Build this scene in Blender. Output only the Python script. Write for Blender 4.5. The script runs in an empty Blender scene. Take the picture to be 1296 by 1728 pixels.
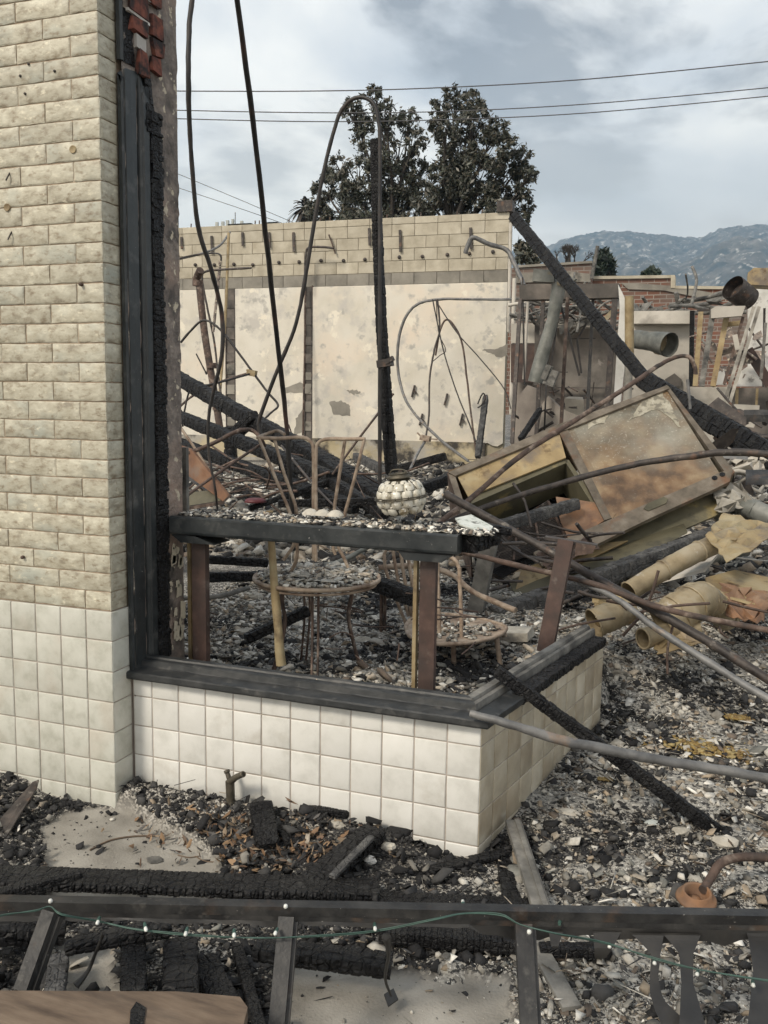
import bpy, math, random
import numpy as np
from mathutils import Vector, Matrix
random.seed(7); RS = np.random.RandomState(11)
sc = bpy.context.scene
COL = sc.collection
PI = math.pi

# ------------------------------------------------------------------ camera
F, PITCH, ROLL, YAW = 1524.8, .1228, .0139, .3538          # focal length in pixels of the 1296x1728 photograph
CAM = np.array([5.8679*.1123, -24.0953*.1123, 8.73*.1123+.51])
_c, _s = math.cos(YAW), math.sin(YAW)
_r = np.array([_c, _s, 0.]); _f = np.array([-_s, _c, 0.]); _z = np.array([0, 0, 1.])
FW = math.cos(PITCH)*_f-math.sin(PITCH)*_z; _u = math.sin(PITCH)*_f+math.cos(PITCH)*_z
_c, _s = math.cos(ROLL), math.sin(ROLL)
RT = _c*_r+_s*_u; UP = -_s*_r+_c*_u
cam = bpy.data.cameras.new('camera'); camo = bpy.data.objects.new('camera', cam); COL.objects.link(camo)
M = Matrix(((RT[0], UP[0], -FW[0], CAM[0]), (RT[1], UP[1], -FW[1], CAM[1]), (RT[2], UP[2], -FW[2], CAM[2]), (0, 0, 0, 1)))
camo.matrix_world = M
cam.sensor_fit = 'VERTICAL'; cam.sensor_height = 24; cam.sensor_width = 18; cam.lens = 24*F/1728
cam.clip_start = .05; cam.clip_end = 12000
sc.camera = camo
sc.view_settings.view_transform = 'Standard'; sc.view_settings.look = 'None'
sc.view_settings.exposure = 0.90; sc.view_settings.gamma = 1; sc.view_settings.use_curve_mapping = False

# measured points: a pixel of the photograph and one known world coordinate give a place in the world
def ray(x, y): return FW+RT*(x-648)/F-UP*(y-864)/F
def V(x, y, Y): d = ray(x, y); return CAM+d*(Y-CAM[1])/d[1]
def G(x, y, Z): d = ray(x, y); return CAM+d*(Z-CAM[2])/d[2]
def DEP(p): return float((np.array(p)-CAM) @ FW)

# ------------------------------------------------------------------ world and sun
SUN_EL, SUN_AZ = 42, -28       # overcast: a soft sun from the left behind the camera
def make_world():
    w = bpy.data.worlds.new('World'); sc.world = w; w.use_nodes = True
    nt = w.node_tree; nt.nodes.clear(); N = nt.nodes.new; L = nt.links.new
    out = N('ShaderNodeOutputWorld'); bg = N('ShaderNodeBackground'); bg.inputs['Strength'].default_value = .1
    sky = N('ShaderNodeTexSky'); sky.sky_type = 'NISHITA'; sky.sun_disc = False
    sky.sun_elevation = math.radians(SUN_EL); sky.sun_rotation = math.radians(180+SUN_AZ)
    sky.dust_density = 2
    tc = N('ShaderNodeTexCoord'); sep = N('ShaderNodeSeparateXYZ'); L(tc.outputs['Generated'], sep.inputs[0])
    def math_(op, a, b=None, v=None):
        n = N('ShaderNodeMath'); n.operation = op; L(a, n.inputs[0])
        if b is not None: L(b, n.inputs[1])
        if v is not None: n.inputs[1].default_value = v
        return n.outputs[0]
    z = math_('ADD', math_('MAXIMUM', sep.outputs['Z'], v=0), v=.16)
    cb = N('ShaderNodeCombineXYZ'); L(math_('DIVIDE', sep.outputs['X'], z), cb.inputs[0]); L(math_('DIVIDE', sep.outputs['Y'], z), cb.inputs[1])
    mp = N('ShaderNodeMapping'); mp.inputs['Location'].default_value = SKYLOC; mp.inputs['Scale'].default_value = (1.1, 1., 1)
    L(cb.outputs[0], mp.inputs[0])
    def noise(sc_, det, rough, dist=0, off=0):
        n = N('ShaderNodeTexNoise'); n.inputs['Scale'].default_value = sc_; n.inputs['Detail'].default_value = det; n.inputs['Roughness'].default_value = rough; n.inputs['Distortion'].default_value = dist
        v = N('ShaderNodeVectorMath'); v.operation = 'ADD'; v.inputs[1].default_value = (off, off*.7, off*.3); L(mp.outputs[0], v.inputs[0]); L(v.outputs[0], n.inputs['Vector']); return n.outputs['Fac']
    # bright high layer, with darker broken cloud in front of it
    r0 = N('ShaderNodeValToRGB'); L(noise(.9, 8, .55, .3), r0.inputs[0]); e = r0.color_ramp.elements
    e[0].position = .34; e[0].color = (.48, .53, .60, 1); e[1].position = .60; e[1].color = (1.1, 1.09, 1.05, 1); q = e.new(.48); q.color = (.76, .79, .83, 1)
    r1 = N('ShaderNodeValToRGB'); L(noise(1.55, 12, .57, .3, 5.3), r1.inputs[0]); e = r1.color_ramp.elements
    e[0].position = .485; e[0].color = (0, 0, 0, 1); e[1].position = .585; e[1].color = (1, 1, 1, 1)
    low = N('ShaderNodeMapRange'); low.inputs['From Min'].default_value = .10; low.inputs['From Max'].default_value = .42; low.inputs['To Min'].default_value = .35; low.inputs['To Max'].default_value = 1; L(sep.outputs['Z'], low.inputs['Value'])
    m0 = N('ShaderNodeMix'); m0.data_type = 'RGBA'; L(math_('MULTIPLY', r1.outputs[0], low.outputs[0]), m0.inputs['Factor']); L(r0.outputs[0], m0.inputs['A']); m0.inputs['B'].default_value = (.27, .285, .32, 1)
    hz = N('ShaderNodeMapRange'); hz.inputs['From Min'].default_value = .02; hz.inputs['From Max'].default_value = .30
    hz.inputs['To Min'].default_value = .75; hz.inputs['To Max'].default_value = 0; L(sep.outputs['Z'], hz.inputs['Value'])
    m1 = N('ShaderNodeMix'); m1.data_type = 'RGBA'; L(hz.outputs[0], m1.inputs['Factor'])
    L(m0.outputs['Result'], m1.inputs['A']); m1.inputs['B'].default_value = (1.55, 1.44, 1.24, 1)
    sm = N('ShaderNodeMix'); sm.data_type = 'RGBA'; sm.blend_type = 'MULTIPLY'; sm.inputs['Factor'].default_value = 1
    L(m1.outputs['Result'], sm.inputs['A']); sm.inputs['B'].default_value = (7.4, 7.25, 7.0, 1)
    mixs = N('ShaderNodeMix'); mixs.data_type = 'RGBA'; mixs.inputs['Factor'].default_value = .95
    L(sky.outputs[0], mixs.inputs['A']); L(sm.outputs['Result'], mixs.inputs['B'])
    L(mixs.outputs['Result'], bg.inputs['Color']); L(bg.outputs[0], out.inputs[0])
SKYLOC = (7.4, 3.6, 0)
make_world()
sl = bpy.data.lights.new('sun', 'SUN'); sl.energy = 1.5; sl.angle = math.radians(14); sl.color = (1, .90, .76)
so = bpy.data.objects.new('sun', sl); COL.objects.link(so)
_el, _az = math.radians(SUN_EL), math.radians(SUN_AZ)
_d = Vector((math.sin(_az)*math.cos(_el), -math.cos(_az)*math.cos(_el), math.sin(_el)))   # towards the sun
so.rotation_euler = _d.to_track_quat('Z', 'Y').to_euler()
so.location = (0, -3, 8)

# ------------------------------------------------------------------ materials
MATS = {}
def mat(name, cols, scale=8, rough=.7, metal=0, bump=.3, bscale=None, stretch=(1, 1, 1), layers=(), detail=8, attr=False, spec=.5, rvar=.12, crack=0, cscale=20, dist=.002):
    """cols: colours from low to high noise; layers: (colour, scale, lo, hi) patches of another coat, stain or rust"""
    m = bpy.data.materials.new(name); m.use_nodes = True; nt = m.node_tree; N = nt.nodes.new; L = nt.links.new
    b = nt.nodes['Principled BSDF']
    tc = N('ShaderNodeTexCoord'); oi = N('ShaderNodeObjectInfo')
    ml = N('ShaderNodeMath'); ml.operation = 'MULTIPLY'; ml.inputs[1].default_value = 37.; L(oi.outputs['Random'], ml.inputs[0])
    va = N('ShaderNodeVectorMath'); va.operation = 'ADD'; L(tc.outputs['Object'], va.inputs[0]); L(ml.outputs[0], va.inputs[1])
    mp = N('ShaderNodeMapping'); mp.inputs['Scale'].default_value = stretch; L(va.outputs[0], mp.inputs[0])
    n = N('ShaderNodeTexNoise'); n.inputs['Scale'].default_value = scale; n.inputs['Detail'].default_value = detail; n.inputs['Roughness'].default_value = .62
    L(mp.outputs[0], n.inputs['Vector'])
    r = N('ShaderNodeValToRGB'); L(n.outputs['Fac'], r.inputs[0]); e = r.color_ramp.elements
    k = len(cols)
    pos = [.32+.36*i/max(1, k-1) for i in range(k)]
    e[0].position = pos[0]; e[0].color = (*cols[0], 1); e[1].position = pos[-1]; e[1].color = (*cols[-1], 1)
    for i in range(1, k-1): q = e.new(pos[i]); q.color = (*cols[i], 1)
    cur = r.outputs[0]
    if attr:
        at = N('ShaderNodeAttribute'); at.attribute_name = 'col'
        mm = N('ShaderNodeMix'); mm.data_type = 'RGBA'; mm.blend_type = 'MULTIPLY'; mm.inputs['Factor'].default_value = 1
        L(at.outputs['Color'], mm.inputs['A']); L(cur, mm.inputs['B']); cur = mm.outputs['Result']
    for i, ly in enumerate(layers):
        c, s2, lo, hi = ly[:4]
        n2 = N('ShaderNodeTexNoise'); n2.inputs['Scale'].default_value = s2; n2.inputs['Detail'].default_value = 7; n2.inputs['Roughness'].default_value = .6
        v2 = N('ShaderNodeVectorMath'); v2.operation = 'ADD'; v2.inputs[1].default_value = (i*9.1+3, i*5.3, 1.7); L(mp.outputs[0], v2.inputs[0]); L(v2.outputs[0], n2.inputs['Vector'])
        mr = N('ShaderNodeMapRange'); mr.inputs['From Min'].default_value = lo; mr.inputs['From Max'].default_value = hi; L(n2.outputs['Fac'], mr.inputs['Value'])
        mm = N('ShaderNodeMix'); mm.data_type = 'RGBA'; L(mr.outputs[0], mm.inputs['Factor']); L(cur, mm.inputs['A']); mm.inputs['B'].default_value = (*c, 1)
        cur = mm.outputs['Result']
    hs = N('ShaderNodeHueSaturation'); L(cur, hs.inputs['Color'])
    mr = N('ShaderNodeMapRange'); mr.inputs['To Min'].default_value = 1-rvar; mr.inputs['To Max'].default_value = 1+rvar; L(oi.outputs['Random'], mr.inputs['Value']); L(mr.outputs[0], hs.inputs['Value'])
    L(hs.outputs[0], b.inputs['Base Color'])
    b.inputs['Roughness'].default_value = rough; b.inputs['Metallic'].default_value = metal
    b.inputs['Specular IOR Level'].default_value = spec
    if rough < .95:
        rr = N('ShaderNodeMapRange'); rr.inputs['To Min'].default_value = max(.05, rough-.14); rr.inputs['To Max'].default_value = min(1, rough+.14); L(n.outputs['Fac'], rr.inputs['Value']); L(rr.outputs[0], b.inputs['Roughness'])
    if bump:
        nb = N('ShaderNodeTexNoise'); nb.inputs['Scale'].default_value = bscale or scale*5; nb.inputs['Detail'].default_value = 6; L(mp.outputs[0], nb.inputs['Vector'])
        bp = N('ShaderNodeBump'); bp.inputs['Strength'].default_value = bump; bp.inputs['Distance'].default_value = dist; L(nb.outputs['Fac'], bp.inputs['Height'])
        last = bp
        if crack:
            vo = N('ShaderNodeTexVoronoi'); vo.feature = 'DISTANCE_TO_EDGE'; vo.inputs['Scale'].default_value = cscale; L(mp.outputs[0], vo.inputs['Vector'])
            cr = N('ShaderNodeMapRange'); cr.inputs['From Max'].default_value = .12; L(vo.outputs['Distance'], cr.inputs['Value'])
            b2 = N('ShaderNodeBump'); b2.inputs['Strength'].default_value = crack; b2.inputs['Distance'].default_value = .006; L(cr.outputs[0], b2.inputs['Height']); L(bp.outputs[0], b2.inputs['Normal'])
            last = b2
        L(last.outputs[0], b.inputs['Normal'])
    MATS[name] = m
    return m
mat('brick', [(.25, .22, .165), (.40, .37, .285), (.47, .445, .355), (.57, .545, .44)], 26, .5, bump=.35, bscale=90, stretch=(.7, 1, 1.3), layers=[((.37, .39, .34), 5, .52, .75), ((.23, .185, .125), 44, .53, .72), ((.64, .60, .47), 40, .60, .72)], rvar=.12, dist=.003, detail=12)
mat('mortar', [(.27, .20, .145), (.44, .35, .26)], 40, .95, bump=.6, bscale=200)
mat('tile_pier', [(.42, .42, .36), (.53, .53, .47), (.58, .58, .52)], 14, .36, bump=.35, bscale=16, layers=[((.46, .41, .34), 3, .55, .8), ((.12, .10, .08), 90, .72, .78)], rvar=.05)
mat('tile_white', [(.58, .575, .535), (.69, .685, .645), (.73, .725, .69)], 8, .16, bump=.25, bscale=9, layers=[((.40, .36, .29), 4, .60, .85), ((.80, .79, .75), 70, .73, .75), ((.16, .13, .10), 110, .74, .80)], rvar=.06)
mat('tile_soot', [(.36, .31, .23), (.47, .42, .32), (.56, .52, .43)], 9, .34, bump=.15, bscale=20, layers=[((.27, .21, .14), 3, .5, .75), ((.60, .58, .50), 6, .62, .75)], rvar=.08)
mat('grout', [(.30, .26, .22), (.42, .37, .33)], 30, .95, bump=.4)
mat('black_paint', [(.009, .012, .014), (.020, .024, .026), (.036, .040, .041)], 9, .42, bump=.55, bscale=45, stretch=(1, 1, 1), layers=[((.42, .30, .20), 45, .735, .745), ((.10, .10, .095), 14, .56, .8), ((.36, .35, .33), 90, .70, .73)])
mat('sill_paint', [(.014, .016, .017), (.026, .028, .029), (.05, .051, .05)], 12, .5, bump=.7, bscale=50, layers=[((.45, .33, .22), 38, .735, .75), ((.13, .125, .115), 22, .58, .85), ((.3, .29, .27), 80, .72, .78)])
mat('char', [(.006, .006, .007), (.013, .013, .014), (.028, .028, .028)], 14, .5, bump=1., bscale=70, crack=1., cscale=30, layers=[((.10, .098, .092), 14, .64, .9)], dist=.006, spec=.22)
mat('char_fine', [(.006, .006, .007), (.012, .012, .013), (.024, .024, .024)], 14, .48, bump=1., bscale=90, dist=.006, crack=.7, cscale=55, spec=.22)
mat('char_grey', [(.035, .035, .036), (.07, .07, .07), (.14, .138, .132)], 16, .8, bump=.8, bscale=70, crack=.7, cscale=45, dist=.004)
mat('grey_wood', [(.08, .078, .07), (.15, .145, .132), (.26, .25, .225)], 9, .85, bump=.6, bscale=60, stretch=(1, 1, 1), layers=[((.03, .03, .03), 8, .5, .7)])
mat('brown_wood', [(.075, .052, .036), (.15, .108, .075), (.22, .165, .118)], 6, .8, bump=.8, bscale=14, stretch=(.8, 4, 1), layers=[((.06, .045, .035), 3, .58, .8)])
mat('plaster_soot', [(.09, .08, .072), (.20, .17, .15), (.34, .29, .25)], 16, .9, bump=1., bscale=60, layers=[((.36, .27, .22), 3.5, .5, .66), ((.05, .047, .045), 6, .54, .66), ((.60, .53, .41), 20, .60, .63)], dist=.009)
mat('red_brick', [(.05, .02, .018), (.19, .06, .04), (.27, .10, .065)], 30, .9, bump=.6, bscale=60, layers=[((.02, .015, .015), 14, .44, .58)])
mat('white_mortar', [(.42, .40, .37), (.55, .53, .5)], 20, .9, bump=.6)
mat('rust_steel', [(.050, .036, .030), (.085, .057, .045), (.15, .10, .078)], 12, .75, metal=.15, bump=.4, bscale=120, layers=[((.24, .19, .155), 14, .54, .68), ((.028, .025, .023), 11, .54, .7)])
mat('red_steel', [(.032, .022, .018), (.066, .038, .030), (.115, .072, .057)], 9, .7, bump=.3, bscale=120, layers=[((.035, .028, .026), 4, .45, .7), ((.17, .14, .12), 12, .62, .8)])
mat('dark_steel', [(.024, .021, .020), (.05, .042, .038), (.10, .083, .073)], 16, .6, metal=.2, bump=.6, bscale=120, layers=[((.15, .085, .055), 9, .58, .7), ((.20, .18, .155), 22, .60, .7)])
mat('rail_steel', [(.014, .014, .015), (.030, .030, .030), (.060, .058, .055)], 12, .5, metal=.2, bump=.6, bscale=80, layers=[((.075, .052, .038), 9, .58, .72), ((.11, .105, .095), 22, .60, .78), ((.3, .29, .27), 90, .69, .73)])
mat('grey_pipe', [(.10, .10, .10), (.17, .17, .168), (.25, .245, .235)], 12, .6, metal=.35, bump=.3, bscale=120, layers=[((.30, .22, .16), 7, .62, .72), ((.05, .05, .05), 9, .58, .8)])
mat('black_rod', [(.018, .017, .017), (.032, .030, .029), (.06, .05, .045)], 9, .5, metal=.2, bump=.3, bscale=200, layers=[((.13, .075, .06), 4, .58, .75)])
mat('hood_edge', [(.09, .075, .055), (.15, .125, .095), (.22, .19, .15)], 10, .6, metal=.3, bump=.4, bscale=80, layers=[((.17, .085, .045), 5, .55, .7)])
mat('tan_rust', [(.20, .15, .11), (.34, .265, .20), (.44, .37, .29)], 18, .7, metal=.1, bump=.3, bscale=160, layers=[((.12, .07, .045), 10, .5, .7)])
mat('yellow_metal', [(.20, .145, .07), (.29, .22, .12), (.36, .30, .18)], 10, .65, metal=.1, bump=.3, bscale=80, layers=[((.10, .07, .04), 8, .55, .72)])
mat('hood_metal', [(.085, .08, .062), (.19, .178, .14), (.30, .285, .235)], 3.2, .55, metal=.2, bump=.5, bscale=50, layers=[((.22, .135, .065), 1.3, .47, .62), ((.12, .075, .05), 2.6, .60, .70), ((.36, .345, .29), 60, .57, .68), ((.42, .39, .30), 1.6, .64, .67)], detail=13)
mat('hood_yellow', [(.21, .15, .075), (.33, .25, .13), (.38, .32, .20)], 4, .6, metal=.2, bump=.4, bscale=60, layers=[((.16, .13, .10), 4, .52, .66), ((.10, .06, .03), 9, .6, .7)], detail=12)
mat('hood_olive', [(.06, .055, .035), (.12, .11, .07), (.18, .16, .10)], 3, .6, metal=.2, bump=.4, bscale=50, layers=[((.30, .24, .11), 4, .60, .68), ((.03, .03, .03), 5, .58, .75)], detail=12)
mat('orange_rust', [(.09, .05, .035), (.17, .085, .045), (.22, .13, .08)], 6, .75, bump=.5, bscale=60, layers=[((.42, .13, .03), 5, .62, .66), ((.15, .14, .13), 3, .55, .7)])
mat('brown_rust', [(.10, .055, .035), (.19, .11, .065), (.26, .18, .12)], 6, .7, metal=.1, bump=.5, bscale=60, layers=[((.30, .15, .07), 5, .56, .7), ((.07, .05, .04), 6, .56, .7)])
mat('pale_scorch', [(.24, .22, .165), (.34, .315, .245), (.42, .395, .32)], 16, .8, bump=.4, bscale=60, layers=[((.17, .155, .12), 24, .50, .60)])
mat('ash', [(.10, .096, .09), (.25, .24, .215), (.48, .46, .41)], 70, .95, bump=1., bscale=160, layers=[((.03, .03, .03), 60, .52, .57), ((.66, .645, .60), 90, .62, .66)], dist=.004, detail=12)
mat('duct', [(.19, .15, .09), (.31, .25, .155), (.38, .33, .24)], 6, .6, metal=.25, bump=.4, bscale=50, layers=[((.10, .07, .04), 6, .55, .72), ((.50, .47, .42), 9, .64, .70)])
mat('duct_grey', [(.08, .085, .075), (.15, .155, .14), (.24, .24, .22)], 7, .6, metal=.25, bump=.4, bscale=40, layers=[((.25, .18, .09), 5, .6, .7)])
mat('cmu', [(.34, .305, .235), (.44, .40, .315), (.52, .48, .39)], 3.5, .95, bump=.6, bscale=25, layers=[((.30, .26, .19), 2, .56, .8)], rvar=.09, dist=.006)
mat('paint_cream', [(.50, .45, .35), (.60, .55, .44)], 20, .8)
mat('cmu_grey', [(.15, .14, .12), (.23, .215, .185), (.30, .28, .24)], 2.5, .95, bump=.5, bscale=25, layers=[((.04, .038, .035), 1.4, .60, .68)], rvar=.1)
mat('cmu_mortar', [(.28, .245, .175), (.36, .32, .235)], 5, .95, bump=.3)
mat('painted_wall', [(.55, .515, .43), (.63, .595, .515), (.68, .65, .575)], 1.3, .9, bump=.3, bscale=12, layers=[((.69, .60, .49), .8, .5, .68), ((.50, .475, .43), 2.6, .52, .66), ((.40, .385, .35), 5, .57, .68), ((.74, .69, .58), 3.5, .6, .66)], rvar=.03, detail=13)
mat('yellow_base', [(.28, .23, .14), (.40, .34, .22), (.46, .41, .31)], 2, .95, bump=.4, bscale=12, layers=[((.33, .31, .27), 1.3, .46, .56), ((.05, .045, .04), 1.8, .48, .58)])
mat('footing', [(.22, .205, .175), (.36, .34, .295), (.44, .42, .37)], 5, .95, bump=.5, bscale=16, layers=[((.05, .045, .04), 1.5, .52, .68)])
mat('soot_wall', [(.15, .13, .115), (.27, .24, .21), (.37, .335, .29)], 1.1, .95, bump=.3, bscale=12, layers=[((.055, .05, .045), 1.0, .52, .68), ((.50, .45, .40), 2.5, .66, .70)], detail=12)
mat('pale_wall', [(.36, .34, .30), (.48, .45, .395), (.58, .545, .485)], 1.6, .9, bump=.4, bscale=12, layers=[((.16, .145, .125), 1.3, .57, .72)])
mat('header', [(.035, .032, .03), (.10, .09, .08), (.22, .19, .165)], 2.0, .85, bump=.3, bscale=20)
mat('white_board', [(.52, .51, .47), (.65, .64, .60), (.70, .69, .66)], 4, .8, bump=.3, layers=[((.2, .19, .17), 5, .58, .68)])
mat('concrete', [(.24, .225, .195), (.33, .31, .27), (.40, .38, .335)], 3, .95, bump=.6, bscale=60, layers=[((.17, .158, .14), 4, .52, .8), ((.10, .095, .085), 22, .60, .72), ((.5, .49, .46), 60, .70, .74)])
mat('chunks', [(.75, .75, .75), (1.15, 1.15, 1.15)], 60, .85, bump=.5, bscale=220, attr=True, spec=.45)
mat('glass_bulb', [(.42, .39, .31), (.60, .57, .48), (.72, .70, .62)], 30, .2, bump=.8, bscale=80, layers=[((.26, .21, .13), 26, .52, .68), ((.80, .79, .74), 60, .60, .68)])
mat('shard', [(.40, .43, .38), (.58, .61, .56), (.68, .70, .66)], 30, .3, bump=.5, bscale=60, layers=[((.14, .14, .12), 30, .58, .66)])
mat('brass', [(.05, .045, .035), (.09, .08, .06), (.14, .12, .09)], 30, .55, metal=.5, bump=.3)
mat('green_plastic', [(.025, .06, .048), (.05, .10, .082)], 40, .5, bump=.2)
mat('bulb_white', [(.55, .56, .52), (.72, .73, .7)], 40, .3, bump=.1)
mat('stone', [(.28, .26, .225), (.40, .375, .32), (.52, .49, .43)], 14, .9, bump=.8, bscale=60, rvar=.25, dist=.005)
mat('leaf_brown', [(.9, .9, .9), (1.1, 1.1, 1.1)], 30, .7, bump=.2, attr=True)
mat('leaf', [(.85, .85, .85), (1.15, 1.15, 1.15)], 3, .45, bump=0, attr=True)
mat('bark', [(.03, .026, .022), (.06, .05, .042)], 6, .9, bump=.5)
mat('wire', [(.05, .05, .055), (.07, .07, .075)], 1, .6, bump=0)
mat('antenna', [(.32, .34, .32), (.40, .42, .40)], 1, .5, bump=0)
mat('melt', [(.012, .012, .012), (.022, .021, .020), (.035, .033, .03)], 10, .45, bump=.3, bscale=60)
mat('red_plastic', [(.06, .012, .014), (.13, .018, .022)], 10, .5, bump=.2)

def rust_foot(name, z0, z1, col):      # rust that has crept up the panel from its lower edge
    nt = MATS[name].node_tree; N = nt.nodes.new; L = nt.links.new; hs = [n for n in nt.nodes if n.type == 'HUE_SAT'][0]; src = hs.inputs['Color'].links[0].from_socket
    tc = N('ShaderNodeTexCoord'); sp = N('ShaderNodeSeparateXYZ'); L(tc.outputs['Object'], sp.inputs[0]); n = N('ShaderNodeTexNoise'); n.inputs['Scale'].default_value = 3; n.inputs['Detail'].default_value = 9; L(tc.outputs['Object'], n.inputs['Vector'])
    a = N('ShaderNodeMath'); a.operation = 'MULTIPLY_ADD'; a.inputs[1].default_value = .9; L(n.outputs['Fac'], a.inputs[0]); L(sp.outputs['Z'], a.inputs[2])
    mr = N('ShaderNodeMapRange'); mr.inputs['From Min'].default_value = z1; mr.inputs['From Max'].default_value = z0; mr.inputs['To Max'].default_value = .85; L(a.outputs[0], mr.inputs['Value'])
    n2 = N('ShaderNodeTexNoise'); n2.inputs['Scale'].default_value = 7; n2.inputs['Detail'].default_value = 10; L(tc.outputs['Object'], n2.inputs['Vector'])
    r = N('ShaderNodeValToRGB'); L(n2.outputs['Fac'], r.inputs[0]); e = r.color_ramp.elements; e[0].position = .35; e[0].color = (col[0]*.4, col[1]*.38, col[2]*.4, 1); e[1].position = .66; e[1].color = (col[0]*1.6, col[1]*2.0, col[2]*2.3, 1); q = e.new(.5); q.color = (*col, 1)
    m = N('ShaderNodeMix'); m.data_type = 'RGBA'; L(mr.outputs[0], m.inputs['Factor']); L(src, m.inputs['A']); L(r.outputs[0], m.inputs['B']); L(m.outputs['Result'], hs.inputs['Color'])
rust_foot('hood_metal', .93, 1.30, (.19, .11, .055))

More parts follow.
